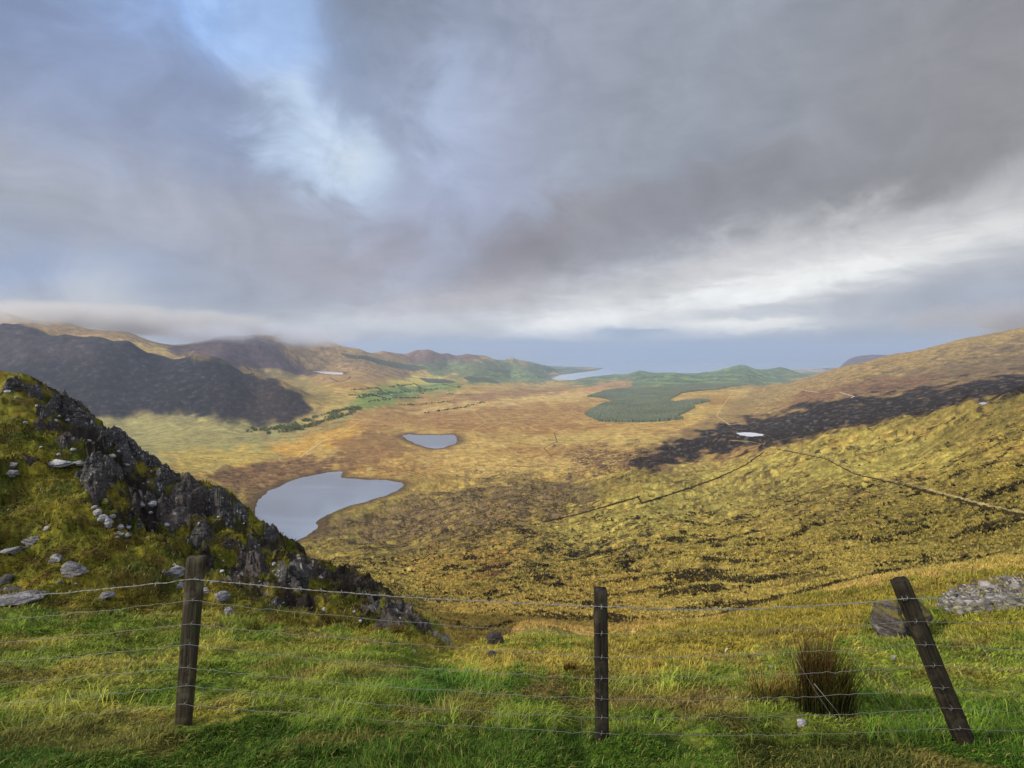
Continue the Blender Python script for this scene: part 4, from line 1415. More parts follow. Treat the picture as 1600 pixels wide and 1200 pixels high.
CRAGS = [
    (25, 600, 46, 20, M_CRAG, 'mossy crag on the knoll skyline at the left edge', 0),
    (55, 612, 26, 20, M_CRAG, 'small dark skyline crag beside the pale capped crag', 10),
    (90, 632, 50, 24, M_CRAG, 'low dark rock just above the pale capped crag', 20),
    (132, 655, 68, 44, M_CRAG, 'dark crag with a pale lichen cap high on the knoll', 15),
    (172, 690, 34, 24, M_CRAG, 'dark rock directly below the pale capped crag', 10),
    (202, 703, 62, 40, M_CRAG, 'dark blocky crag halfway down the knoll edge', 25),
    (240, 728, 46, 30, M_CRAG, 'dark knoll edge rock with a mossy top below the blocky crag', 25),
    (165, 735, 78, 58, M_CRAG, 'largest black crag in the middle of the mossy knoll', 20),
    (150, 768, 40, 50, M_CRAG_BROWN, 'narrow black rock cleft below the largest crag', 35),
    (262, 748, 44, 34, M_CRAG, 'jagged dark rock where the knoll meets the yellow moor', 20),
    (290, 805, 72, 52, M_CRAG_BROWN, 'broad smooth brown slab face above the left post', 20),
    (312, 845, 50, 34, M_CRAG, 'dark rounded rock directly under the brown slab', 10),
    (345, 805, 30, 40, M_CRAG, 'steep dark rib to the right of the brown slab', 35),
    (375, 800, 26, 22, M_CRAG, 'white spotted crag above the big lake shore', 20),
    (400, 882, 44, 58, M_CRAG_BROWN, 'tall split black slab right of the leaning left post', 25),
    (425, 838, 30, 24, M_CRAG, 'skyline rock beside the near end of the big lake', 30),
    (462, 905, 60, 44, M_CRAG, 'grey ribbed slab low on the knoll', 30),
    (585, 905, 40, 26, M_CRAG, 'dark hump rock with white spots on the lower knoll edge', 15),
    (620, 946, 22, 24, M_CRAG, 'black cube shaped rock under the top wire', 10),
    (645, 975, 66, 26, M_CRAG_BROWN, 'long black sloping rib at the foot of the knoll', 42),
    (612, 975, 50, 18, M_CRAG_BROWN, 'thin dark rib inside the foot of the knoll', 40),
    (694, 1000, 26, 16, M_GREY, 'small grey rock at the very tip of the knoll', 0),
]
for i, (px, py, w, h, mt, lab, tl) in enumerate(CRAGS):
    outcrop('crag', px, py, w * 1.2, h * 1.2, 100 + i, mt, lab, 'crags of the left knoll', 0.30, tl + 10)
STONES = [
    (112, 893, 36, 24, M_GREY, 'grey boulder sitting in moss left of the left post'),
    (85, 874, 24, 12, M_GREY, 'small grey stone just above the grey boulder'),
    (48, 847, 26, 16, M_GREY, 'flat grey stone lying on the grassy knoll'),
    (18, 861, 34, 9, M_GREY, 'long pale slab at the left edge of the knoll'),
    (10, 906, 26, 14, M_CRAG, 'dark stone above the wide flat slab at the left edge'),
    (22, 938, 92, 7, M_GREY, 'wide flat pale slab lying at the left edge of the grass'),
    (25, 921, 50, 6, M_CRAG, 'thin dark slab propped over the wide flat slab'),
    (92, 724, 34, 13, M_PALE, 'bright white stone beside the largest black crag'),
    (120, 726, 20, 9, M_GREY, 'grey flat stone touching the bright white stone'),
    (20, 740, 22, 11, M_PALE, 'pale stone on the upper knoll near the left edge'),
    (20, 727, 14, 8, M_PALE, 'small pale stone above another near the left edge'),
    (82, 658, 14, 6, M_PALE, 'pale stone on the upper slope left of the capped crag'),
    (12, 612, 10, 5, M_PALE, 'tiny pale stone near the top of the knoll'),
    (165, 932, 22, 10, M_GREY, 'flat grey stone in yellow moss at the grass edge'),
    (222, 788, 14, 10, M_GREY, 'pale grey block left of the brown slab'),
    (238, 788, 14, 9, M_PALE, 'white block against the brown slab'),
    (230, 776, 9, 8, M_PALE, 'small white block above the brown slab edge'),
    (282, 915, 12, 12, M_PALE, 'round white stone touching the left post'),
    (322, 925, 16, 14, M_PALE, 'pale stone just right of the left post'),
    (345, 933, 28, 16, M_GREY, 'lichen spotted stone right of the left post'),
    (358, 956, 16, 14, M_GREY, 'upright grey stone at the edge of the green grass'),
    (270, 895, 34, 18, M_GREY, 'heap stone behind the barbed wire by the left post'),
    (255, 893, 8, 8, M_PALE, 'small white stone at the left of the stone heap'),
    (647, 1018, 9, 9, M_PALE, 'lone white stone on the grass left of the middle post'),
    (705, 1008, 6, 10, M_PALE, 'thin white stone by the tip of the knoll'),
    (1252, 1131, 15, 12, M_PALE, 'pale grey stone under the large rush clump'),
    (1206, 1043, 8, 7, M_PALE, 'white stone above the pale small rushes'),
    (1396, 1029, 13, 8, M_PALE, 'cream stone on the grass left of the leaning right post'),
    (1182, 1027, 16, 7, M_GREY, 'low grey stone behind the fence beside the bleached bone'),
    (775, 1000, 36, 30, M_CRAG_BROWN, 'brown pointed rock standing on the brow left of the middle post'),
    (770, 1022, 16, 12, M_CRAG, 'dark stone at the foot of the brown pointed rock'),
    (1437, 944, 10, 6, M_PALE, 'white chip on top of the mossy boulder'),
]
for i, (px, py, w, h, mt, lab) in enumerate(STONES):
    mo = mt is M_MOSSY
    set_rock('boulder' if w > 25 else 'stone', px, py, w * 0.76, h * 0.76, 300 + i, mt, lab, 'stone', None, 0.8, 0, 0.34 if mo else 0.38, 4)
rr = random.Random(15)
n_ = 0
while n_ < 22:
    t_ = rr.random()
    k_ = min(len(KNOLL) - 2, int(t_ * (len(KNOLL) - 1)))
    f_ = t_ * (len(KNOLL) - 1) - k_
    a = KNOLL[k_][0] * (1 - f_) + KNOLL[k_ + 1][0] * f_
    b = KNOLL[k_][1] * (1 - f_) + KNOLL[k_ + 1][1] * f_
    if a < 60:
        continue
    b += abs(rr.gauss(0, 48)) * min(1, (700 - a) / 260) + 4
    a -= rr.uniform(0, 24)
    if b > 965 or (a < 130 and b > 720):
        continue
    n_ += 1
    s_ = rr.uniform(7, 15)
    outcrop('broken_rock', a, b, s_ * rr.uniform(1.8, 3.2), s_ * 1.6, 1000 + n_, M_CRAG if rr.random() < 0.7 else M_CRAG_BROWN, 'dark broken rock jutting from the steep side of the knoll', 'broken rock on the steep side of the knoll', 0.34, 30)
for a, b, w_, h_, sd_, mt_, lab_ in ((1394, 972, 52, 54, 83, M_MOSSY, 'mossy boulder showing left of the leaning right post'), (1434, 970, 50, 46, 87, M_MOSSY, 'mossy boulder behind the leaning right post'),
                                    (1412, 988, 34, 30, 73, M_CRAG_BROWN, 'dark smooth stone below the mossy boulders')):
    set_rock('boulder', a, b, w_, h_, sd_, mt_, lab_, 'rock', None, 1.1, 0, 0.5, 4, None, 11)
pale = [(153, 803, 11, 9), (160, 812, 13, 10), (168, 817, 12, 9), (167, 821, 10, 8), (188, 826, 7, 8), (184, 834, 6, 5), (190, 836, 7, 5), (199, 838, 8, 6), (176, 808, 7, 6)]
for i, (px, py, w, h) in enumerate(pale):
    set_rock('stone', px, py, w, h, 500 + i, M_PALE, 'white stone in the bright cluster below the largest black crag', 'stone', 'white stone cluster on the knoll', 0.9, 0, 0.1, 2)
rr = random.Random(5)
CLIFF = [(60, 610), (130, 640), (240, 730), (350, 780), (440, 858), (560, 920), (640, 975), (560, 975), (440, 950), (330, 930), (250, 870), (150, 800), (120, 720)]
n_ = 0
while n_ < 50:
    a, b = rr.uniform(60, 650), rr.uniform(600, 980)
    if poly_sd(np.array([a]), np.array([b]), CLIFF)[0] < 0:
        continue
    s_ = rr.uniform(2.0, 5.5)
    set_rock('stone', a, b, s_ * 1.5, s_, 600 + n_, M_PALE, 'tiny white lichen covered stone on the dark rocky side of the knoll', 'stone', 'scattered white stones on the rocky side', 0.9, 0, 0.15, 2)
    n_ += 1
n_ = 0
while n_ < 12:
    a, b = rr.uniform(0, 250), rr.uniform(610, 930)
    if poly_sd(np.array([a]), np.array([b]), [(0, 605), (90, 650), (140, 780), (260, 880), (260, 930), (0, 930)])[0] < 0:
        continue
    s_ = rr.uniform(2.5, 6.0)
    set_rock('stone', a, b, s_ * 1.5, s_, 800 + n_, M_PALE if rr.random() < 0.6 else M_GREY, 'tiny pale stone half sunk in the moss of the knoll', 'stone', 'scattered pale stones in the moss', 0.9, 0, 0.3, 2)
    n_ += 1


# scree patch on the right bank
def scree():
    r = random.Random(9)
    poly = [(1462, 945), (1478, 925), (1520, 913), (1560, 905), (1620, 898), (1660, 896), (1660, 948), (1600, 950), (1540, 956), (1490, 958), (1468, 954)]
    bm = bmesh.new()
    bmesh.ops.create_icosphere(bm, subdivisions=1, radius=1.0)
    v0 = np.array([q.co[:] for q in bm.verts])
    f0 = [tuple(x.index for x in q.verts) for q in bm.faces]
    bm.free()
    mb = MB()
    k = 0
    while k < 1700:
        a, b = r.uniform(1460, 1660), r.uniform(895, 960)
        sd = poly_sd(np.array([a]), np.array([b]), poly)[0]
        if sd < -3 or r.random() > 0.22 + sd / 18:
            continue
        k += 1
        p = hit(a, b, 4, 40)
        if p is None:
            continue
        s_ = r.uniform(0.025, 0.085) * (1.6 if r.random() < 0.08 else 1)
        v = v0 * np.array([s_ * r.uniform(0.8, 1.9), s_ * r.uniform(0.7, 1.2), s_ * r.uniform(0.4, 0.9)])
        v += np.random.default_rng(k).normal(size=v.shape) * s_ * 0.22
        t = r.uniform(0, 6.28)
        tl = r.uniform(-0.9, 0.9)
        M = Matrix.Rotation(t, 3, 'Z') @ Matrix.Rotation(tl, 3, 'X')
        v = v @ np.array(M).T + np.array([p.x, p.y, p.z + s_ * 0.25])
        g_ = r.choice([(130, 124, 118), (100, 94, 90), (156, 150, 144), (76, 72, 68), (112, 106, 90)])
        mb.add(v, f0, s2l(g_) * HALL)
    o = mb.build('scree', tint_material('scree_stone', 0.9, 0.15, 0.3, 25, 0, 0.4), None, False)
    tag(o, 'patch of loose grey stones on the bank behind the leaning right post', 'scree', kind='stuff')


scree()


# ------------------------------------------------------------------ grass
def blades(n, seed, rmin, rmax, select, hfun, wfun, name, label, lean=0.9, tintf=1.0):
    r = np.random.default_rng(seed)
    n = int(n * 1.2)
    th = r.uniform(math.radians(-56), math.radians(56), n)
    lr = r.uniform(math.log(rmin), math.log(rmax), n)
    x, y = np.exp(lr) * np.sin(th), np.exp(lr) * np.cos(th)
    keep = r.uniform(0, 1, n) < select(x, y, th, lr)
    x, y, th, lr = x[keep], y[keep], th[keep], lr[keep]
    n = len(x)
    R = np.exp(lr)
    z = ground_z(x, y) - 0.01
    base = ground_c(x, y)
    clump = 1 + 0.8 * fbm(x, y, 0.45, 3, seed)
    h = hfun(R) * np.clip(r.normal(1, 0.3, n), 0.4, 2.0) * np.clip(clump, 0.45, 1.9)
    w = wfun(R) * r.uniform(0.7, 1.3, n)
    # tufts comb in drifts downhill and with the wind
    drift = 2 * math.pi * 0.8 * fbm(x, y, 1.2, 3, seed + 9) + 0.4
    az = drift + r.normal(0, 0.9, n)
    ln = lean * r.uniform(0.25, 1.3, n)
    dx, dy = np.cos(az), np.sin(az)
    fa = r.uniform(0, math.pi, n)
    wx, wy = np.cos(fa) * w * 0.5, np.sin(fa) * w * 0.5
    p1 = np.stack((x + dx * h * ln * 0.35, y + dy * h * ln * 0.35, z + h * 0.62), -1)
    p2 = np.stack((x + dx * h * ln, y + dy * h * ln, z + h * np.clip(1.0 - 0.35 * ln, 0.25, 1)), -1)
    p0 = np.stack((x, y, z), -1)
    W = np.stack((wx, wy, np.zeros(n)), -1)
    V = np.stack((p0 - W, p0 + W, p1 + W * 0.75, p1 - W * 0.75, p2), 1)
    dry = r.uniform(0, 1, n)
    c = base * r.uniform(0.6, 1.45, (n, 1)) * tintf
    straw = s2l((176, 156, 84)) * HALL
    sm = np.where(dry > 0.91, 0.6, 0.0)[:, None]
    c = c * (1 - sm) + straw * sm
    cc = np.repeat(c[:, None], 5, 1)
    i0 = np.arange(n) * 5
    loops = np.stack((i0, i0 + 1, i0 + 2, i0 + 3, i0 + 3, i0 + 2, i0 + 4), -1).reshape(-1)
    sizes = np.tile(np.array([4, 3]), n)
    o = mesh_obj(name, V.reshape(-1, 3), None, M_BLADE, None, True, cc.reshape(-1, 3), loops, sizes)
    tag(o, label, 'grass', kind='stuff')
    return o


def mk_at(th, lr):
    return interp2(TH, LR, M_KNOLL, th, lr)


blades(330000, 21, 2.0, 14.0, lambda x, y, th, lr: (1 - mk_at(th, lr)) * (1 - 0.6 * sstep(2.3, 2.65, lr)), lambda R: 0.023 + 0.0036 * R + 0.015 * (1 - sstep(2.6, 3.1, R)),
       lambda R: 0.0022 + 0.0014 * R, 'grass', 'short green and straw coloured grass of the bank around the fence', 1.05, 1.28)
blades(150000, 22, 7.5, 23.0, lambda x, y, th, lr: mk_at(th, lr) * (0.97 - 0.62 * sstep(0.25, 0.6, interp2(TH, LR, ROCKY, th, lr))), lambda R: 0.03 + 0.0035 * R, lambda R: 0.002 + 0.0013 * R, 'moss_grass', 'olive and rust coloured tufted moor grass covering the knoll', 1.2, 1.15)
blades(170000, 23, 8.5, 46.0, lambda x, y, th, lr: (1 - mk_at(th, lr)) * sstep(-0.30, -0.12, th) * (1 - 0.7 * sstep(3.2, 3.8, lr)), lambda R: 0.04 + 0.004 * R, lambda R: 0.002 + 0.0013 * R, 'moor_grass', 'ochre moor grass of the brow and of the bank behind the leaning right post', 1.0, 1.15)

STRAWPX = [(-100, 1110), (300, 1095), (620, 1050), (900, 1060), (1060, 1075), (1200, 1100), (1300, 1130), (1700, 1120), (1700, 1160), (1300, 1165), (1000, 1150), (700, 1135), (300, 1150), (-100, 1150)]
STRAW_M = in_poly(STRAWPX, 16, 2, 9, 20, 60)
blades(60000, 24, 2.4, 5.5, lambda x, y, th, lr: interp2(TH, LR, STRAW_M, th, lr) * sstep(0.0, 0.25, fbm(x, y, 0.6, 3, 720)), lambda R: 0.05 + 0.012 * R, lambda R: 0.0012 + 0.0008 * R, 'dead_grass', 'bleached dead grass stems lying along the foot of the fence', 1.5, 1.9)


# trodden ground where no tufts grow: the hillside path and the foot of the old banks
TRACKS = [([(1212, 697), (1240, 705), (1290, 712), (1330, 734), (1350, 744), (1420, 756), (1470, 770), (1540, 790), (1600, 802), (1660, 812)], 2.4),
          ([(850, 817), (900, 806), (950, 792), (1000, 777)], 1.6), ([(1003, 788), (1060, 770), (1120, 749), (1165, 728), (1192, 709)], 2.0)]


def hill_tufts(n, seed, rmin, rmax, select, hfun, wfun, rgb, mixk, name, label, gain=1.0):
    """tufts of moor grass or heather: each a little fan of five pointed leaves"""
    r = np.random.default_rng(seed)
    th = r.uniform(math.radians(-30), math.radians(52), n)
    lr = r.uniform(math.log(rmin), math.log(rmax), n)
    x, y = np.exp(lr) * np.sin(th), np.exp(lr) * np.cos(th)
    keep = (r.uniform(0, 1, n) < select(x, y, th, lr)) & (interp2(TH, LR, WATER_W, th, lr) < 0.3)
    x, y, th, lr = x[keep], y[keep], th[keep], lr[keep]
    z = ground_z(x, y)
    px_, py_ = project(x, y, z)
    near = np.full(len(x), 1e9)
    for pts, wd in TRACKS:
        for a_, b_ in zip(pts[:-1], pts[1:]):
            ex, ey = b_[0] - a_[0], b_[1] - a_[1]
            t_ = np.clip(((px_ - a_[0]) * ex + (py_ - a_[1]) * ey) / (ex * ex + ey * ey), 0, 1)
            near = np.minimum(near, np.hypot(px_ - a_[0] - t_ * ex, py_ - a_[1] - t_ * ey) - wd)
    ok = near > 0
    x, y, z, lr = x[ok], y[ok], z[ok], lr[ok]
    n = len(x)
    R = np.exp(lr)
    h = hfun(R) * r.uniform(0.5, 1.5, n)
    w = wfun(R) * r.uniform(0.6, 1.4, n)
    Q = 5
    a = r.uniform(0, 6.283, (n, Q))
    sp = r.uniform(0.2, 1.0, (n, Q)) * w[:, None]
    tip = np.stack((x[:, None] + np.cos(a) * sp * 1.2, y[:, None] + np.sin(a) * sp * 1.2, z[:, None] + h[:, None] * r.uniform(0.55, 1.1, (n, Q))), -1)
    b0 = np.stack((x[:, None] + np.cos(a + 1.2) * w[:, None] * 0.5, y[:, None] + np.sin(a + 1.2) * w[:, None] * 0.5, np.repeat(z[:, None] - 0.05 * h[:, None], Q, 1)), -1)
    b1 = np.stack((x[:, None] + np.cos(a - 1.2) * w[:, None] * 0.5, y[:, None] + np.sin(a - 1.2) * w[:, None] * 0.5, np.repeat(z[:, None] - 0.05 * h[:, None], Q, 1)), -1)
    V = np.stack((b0, b1, tip), 2).reshape(-1, 3)
    base = ground_c(x, y)
    c = (base * (1 - mixk) + (s2l(rgb) * HALL) * mixk) * gain
    cc = c[:, None, None] * r.uniform(0.84, 1.2, (n, 1, 1, 1)) * r.uniform(0.88, 1.12, (n, Q, 1, 1)) * np.ones((1, 1, 3, 1))
    o = mesh_obj(name, V, np.arange(len(V)).reshape(-1, 3), M_BLADE, None, False, cc.reshape(-1, 3))
    tag(o, label, 'moorland plants', kind='stuff')


def dark_sel(x, y, th, lr):
    big_ = sstep(0.02, 0.30, fbm(x * 0.7, y, 38, 3, 701)) * 0.8 + 0.05
    fine_ = sstep(0.10, 0.20, fbm(x * 0.8, y * 0.9, 13, 4, 702))
    px_, py_ = project(x, y, ground_z(x, y))
    low = 0.30 + 0.7 * sstep(740, 830, py_) + 0.5 * sstep(1250, 1500, px_) * sstep(700, 760, py_)
    return np.clip(big_ * fine_ * low * 1.6, 0, 1) * (1 - sstep(5.6, 6.6, lr))


hill_tufts(200000, 51, 24, 620, lambda x, y, th, lr: (0.30 + 0.65 * sstep(-0.15, 0.15, fbm(x, y, 30, 3, 705))) * (1 - 0.6 * sstep(5.0, 6.4, lr)), lambda R: np.minimum(0.0036 * R, 0.65), lambda R: np.minimum(0.0042 * R, 0.9), (186, 168, 82), 0.42, 'moor_tufts', 'straw coloured tufts of moor grass over the near hillside', 1.22)
hill_tufts(260000, 53, 330, 1500, lambda x, y, th, lr: np.clip(interp2(TH, LR, PATCH, th, lr) * sstep(-0.12, 0.12, fbm(x * 0.6, y, 22, 3, 703)), 0, 0.8), lambda R: 0.7 + 0 * R, lambda R: 0.0016 * R, (82, 64, 48), 0.75, 'heather', 'brown heather in patches between the big lake and the stone bank')
hill_tufts(260000, 52, 28, 640, dark_sel, lambda R: np.minimum(0.0040 * R, 0.8), lambda R: np.minimum(0.0062 * R, 1.4), (48, 42, 28), 0.9, 'heather', 'dark heather and peat tufts in patches over the near hillside')

# ------------------------------------------------------------------ rushes
def rush(px, py, hpx, wpx, n, seed, tip, mid, low, label, group, spread=0.35):
    p = hit(px, py, 2, 30)
    if p is None:
        return
    d = p.length
    H, W = hpx * d / F_PX, wpx * d / F_PX / 2
    r = random.Random(seed)
    mb = MB()
    for _ in range(n):
        a = r.uniform(0, 6.283)
        q = W * (0.55 * math.sqrt(r.random()) + (0.45 * r.random() if r.random() < 0.25 else 0))
        b = np.array([p.x + q * math.cos(a), p.y + q * math.sin(a) * 0.8, 0])
        b[2] = float(ground_z(b[0], b[1])) - 0.02
        h = H * r.uniform(0.4, 1.06)
        ln = spread * h * (0.25 + q / W) * r.uniform(0.4, 1.3)
        a2 = a + r.gauss(0, 0.9)
        pts, cs = [], []
        for t in (0, 0.3, 0.62, 1.0):
            pts.append(b + np.array([math.cos(a2) * ln * t * t, math.sin(a2) * ln * t * t, h * t * (1 - 0.08 * t)]))
        rad = r.uniform(0.0016, 0.0030)
        v, f = tube_geo(pts, [rad, rad, rad * 0.8, rad * 0.3], 3, False)
        k_ = r.uniform(0.7, 1.3)
        m2, t2 = (mid, tip) if r.random() > 0.4 else ((88, 84, 34), (120, 104, 48)) if r.random() > 0.5 else ((70, 52, 26), (110, 84, 46))
        for cc in (low, low, m2, t2):
            cs += [s2l(cc) * HALL * k_] * 3
        mb.add(v, f, np.array(cs))
    o = mb.build('rush_clump', M_BLADE, None, True)
    tag(o, label, 'rushes', group)
    return o


G_R = 'rush clumps on the grass bank'
BR = ((156, 116, 68), (104, 82, 42), (58, 58, 26))
PL = ((226, 188, 104), (196, 164, 84), (112, 108, 42))
rush(1274, 1112, 108, 50, 520, 1, *BR, 'tall dense rush clump with rusty tips and a dark base', G_R, 0.22)
rush(1304, 1112, 78, 56, 420, 7, (96, 94, 36), (78, 80, 34), (56, 60, 24), 'short dark green rushes at the right foot of the tall rusty clump', G_R)
rush(1196, 1090, 46, 66, 130, 2, *PL, 'pale golden low rushes left of the tall rusty clump', G_R, 0.6)
rush(1238, 1098, 62, 34, 80, 12, *PL, 'thin golden rushes touching the left side of the tall rusty clump', G_R)
rush(890, 1049, 20, 22, 120, 3, (150, 106, 50), (112, 84, 40), (66, 54, 24), 'small brown rush tuft just left of the middle post', G_R)
rush(1024, 1045, 16, 20, 90, 4, *PL, 'small straw rush tuft just right of the middle post', G_R)
rush(215, 938, 34, 50, 160, 5, (150, 134, 56), (118, 110, 40), (80, 80, 26), 'straw grass tuft in front of the knoll left of the left post', G_R, 0.6)
rush(398, 985, 26, 40, 110, 6, (150, 134, 56), (118, 110, 40), (80, 80, 26), 'straw grass tuft at the grass edge right of the left post', G_R, 0.6)
rush(628, 995, 22, 34, 120, 8, (170, 132, 50), (130, 104, 36), (86, 76, 26), 'yellow grass tuft by the black rib at the foot of the knoll', G_R, 0.6)

# a curl of bleached bone on the turf
p = hit(1140, 1026, 2, 30)
if p is not None:
    d = p.length
    pts = [(p.x + math.cos(t) * 0.03 - 0.02, p.y, p.z + 0.045 + math.sin(t) * 0.05) for t in np.linspace(math.radians(250), math.radians(80), 9)]
    mb = MB()
    mb.add(*tube_geo(pts, [0.004, 0.006, 0.007, 0.008, 0.008, 0.008, 0.007, 0.006, 0.003], 6), s2l((196, 190, 178)) * 0.8)
    o = mb.build('bone', M_WALLWHITE)
    tag(o, 'curved bleached bone lying on the grass behind the fence', 'bone')

# ------------------------------------------------------------------ the fence
def wood_material():
    m = bpy.data.materials.new('weathered_post')
    m.use_nodes = True
    g = NT(m.node_tree)
    pos = g.n('ShaderNodeTexCoord').outputs['Object']
    grain = g.noise(g.vmath('MULTIPLY', pos, (1, 1, 0.045)), 70, 5, 0.65)
    blot = g.noise(pos, 7, 4, 0.6)
    col = g.mix(g.mapr(grain.outputs[0], 0.35, 0.65), (0.018, 0.014, 0.011, 1), (0.085, 0.068, 0.048, 1))
    col = g.mix(g.mapr(blot.outputs[0], 0.52, 0.68, 0, 0.75), col, (0.16, 0.14, 0.10, 1))
    col = g.mix(g.mapr(blot.outputs[0], 0.42, 0.30, 0, 0.7), col, (0.035, 0.05, 0.018, 1))
    a = g.n('ShaderNodeVertexColor', layer_name='tint')
    col = g.vmath('MULTIPLY', col, a.outputs[0])
    b = g.n('ShaderNodeBsdfPrincipled')
    g.put(b.inputs['Base Color'], col)
    b.inputs['Roughness'].default_value = 0.9
    b.inputs['Specular IOR Level'].default_value = 0.15
    bp = g.n('ShaderNodeBump')
    bp.inputs['Strength'].default_value = 0.8
    bp.inputs['Distance'].default_value = 0.006
    g.put(bp.inputs['Height'], grain.outputs[0])
    g.put(b.inputs['Normal'], bp.outputs[0])
    o = g.n('ShaderNodeOutputMaterial')
    g.put(o.inputs[0], b.outputs[0])
    return m


M_WOOD = wood_material()
M_WIRE = tint_material('galvanised_wire', 0.5, 0.5, 0.35, 60)
WIREC = s2l((186, 184, 174)) * 0.46
fence = empty('wire_fence', hit(940, 1168, 2, 8))
tag(fence, 'sagging sheep fence of barbed wire and netting on three weathered posts', 'fence')
FL = fence.location.copy()
inv = Matrix.Translation(-FL)


def post(bx, by, tx, ty, Y, w0, w1, dep, yaw, slant, seed, tint, label):
    b = at(bx, by, Y)
    t = at(tx, ty, Y)
    ax = t - b
    L = np.linalg.norm(ax)
    ax /= L
    b = b - ax * 0.3
    L += 0.3
    r = np.random.default_rng(seed)
    nx, ny, nz = 7, 5, 30
    ring = []
    for i in range(nx):
        ring.append((-1 + 2 * i / (nx - 1), -1))
    for i in range(1, ny):
        ring.append((1, -1 + 2 * i / (ny - 1)))
    for i in range(1, nx):
        ring.append((1 - 2 * i / (nx - 1), 1))
    for i in range(1, ny - 1):
        ring.append((-1, 1 - 2 * i / (ny - 1)))
    m = len(ring)
    V, Cc = [], []
    split = r.normal(0, 0.02, m)
    for j in range(nz):
        t_ = j / (nz - 1)
        w = (w0 + (w1 - w0) * t_) / 2
        d_ = dep / 2
        for k, (u, v) in enumerate(ring):
            c_ = max(abs(u), abs(v))
            rad = math.hypot(u, v)
            s_ = 1 - 0.13 * max(0, rad - 1.05)
            n_ = 1 + split[k] + 0.035 * float(gnoise(np.array([u * 1.7 + v * 1.1 + seed]), np.array([t_ * 6.0 + v]), seed)[0])
            zz = L * t_
            if j == nz - 1:
                zz += slant * u * w + 0.008 * float(gnoise(np.array([u * 2.5]), np.array([v * 2.5]), seed + 5)[0])
            V.append((u * w * s_ * n_, v * d_ * s_ * n_, zz))
            Cc.append((1, 1, 1))
    n0 = len(V)
    F = []
    for j in range(nz - 1):
        for k in range(m):
            F.append((j * m + k, j * m + (k + 1) % m, (j + 1) * m + (k + 1) % m, (j + 1) * m + k))
    V.append((0, 0, L + 0.002))
    for k in range(m):
        F.append(((nz - 1) * m + k, (nz - 1) * m + (k + 1) % m, n0))
    Cc.append((1, 1, 1))
    cc = np.array(Cc) * np.array(tint)
    mb = MB()
    mb.add(V, F, cc)
    o = mb.build('post', M_WOOD, fence, False)
    z = Vector(ax)
    x = Vector((math.cos(yaw), math.sin(yaw), 0))
    x = (x - z * x.dot(z)).normalized()
    y = z.cross(x)
    M = Matrix(((x.x, y.x, z.x, b[0] - FL.x), (x.y, y.y, z.y, b[1] - FL.y), (x.z, y.z, z.z, b[2] - FL.z), (0, 0, 0, 1)))
    o.matrix_local = M
    o['label'] = label
    return o, b, t


YL, YM, YR = 3.42, 3.22, 3.30
post(287, 1128, 307, 870, YL, 0.088, 0.102, 0.055, 0.12, 0.10, 3, (0.85, 0.85, 0.68), 'left post with a split face and pale right edge, leaning slightly right')
post(941, 1168, 938, 921, YM, 0.078, 0.078, 0.074, 0.0, 0.0, 4, (0.42, 0.42, 0.38), 'dark upright middle post')
post(1510, 1165, 1405, 906, YR, 0.108, 0.086, 0.07, -0.1, -0.05, 5, (0.42, 0.42, 0.36), 'dark right post leaning steeply to the left')


def on_post(px, py, Y):
    return at(px, py, Y)


#            y at frame left, left post, mid post, right post (x), frame right
def post_x(which, py):
    if which == 0:
        return 287 + (1128 - py) / 258.0 * 20
    if which == 1:
        return 940
    return 1510 - (1165 - py) / 259.0 * 105


WIRES = [(922, 905, 948, 935, 912), (962, 938, 990, 971, 958), (998, 975, 1027, 1007, 1012), (1028, 1007, 1060, 1040, 1044), (1063, 1043, 1092, 1075, 1078), (1098, 1071, 1121, 1107, 1112), (1124, 1100, 1146, 1138, 1146)]
SPANS = []


def wire_curve(k):
    yl, y0, y1, y2, yr = WIRES[k]
    dz = -0.055                              # the wire runs on the viewer's side of the posts
    A = [at(-330, yl + 26, YL + 0.1), at(post_x(0, y0), y0, YL - 0.036), at(post_x(1, y1), y1, YM - 0.045), at(post_x(2, y2), y2, YR - 0.045), at(2000, yr + 8, YR + 0.15)]
    r = np.random.default_rng(40 + k)
    pts = []
    spans = []
    for a, b in zip(A[:-1], A[1:]):
        n = 46
        sag = (0.035 if k == 0 else 0.025) * r.uniform(0.5, 1.2)
        seg = []
        for i in range(n + (1 if b is A[-1] else 0)):
            t = i / n
            q = a + (b - a) * t
            q = q + np.array([0, 0, -4 * sag * t * (1 - t)])
            q = q + np.array([0, 0.003, 0.0022]) * float(r.normal()) * (0.0 if t in (0.0, 1.0) else (0.5 if k == 0 else 1.0))
            seg.append(q)
        pts += seg
        spans.append(seg)
    return np.array(pts), spans


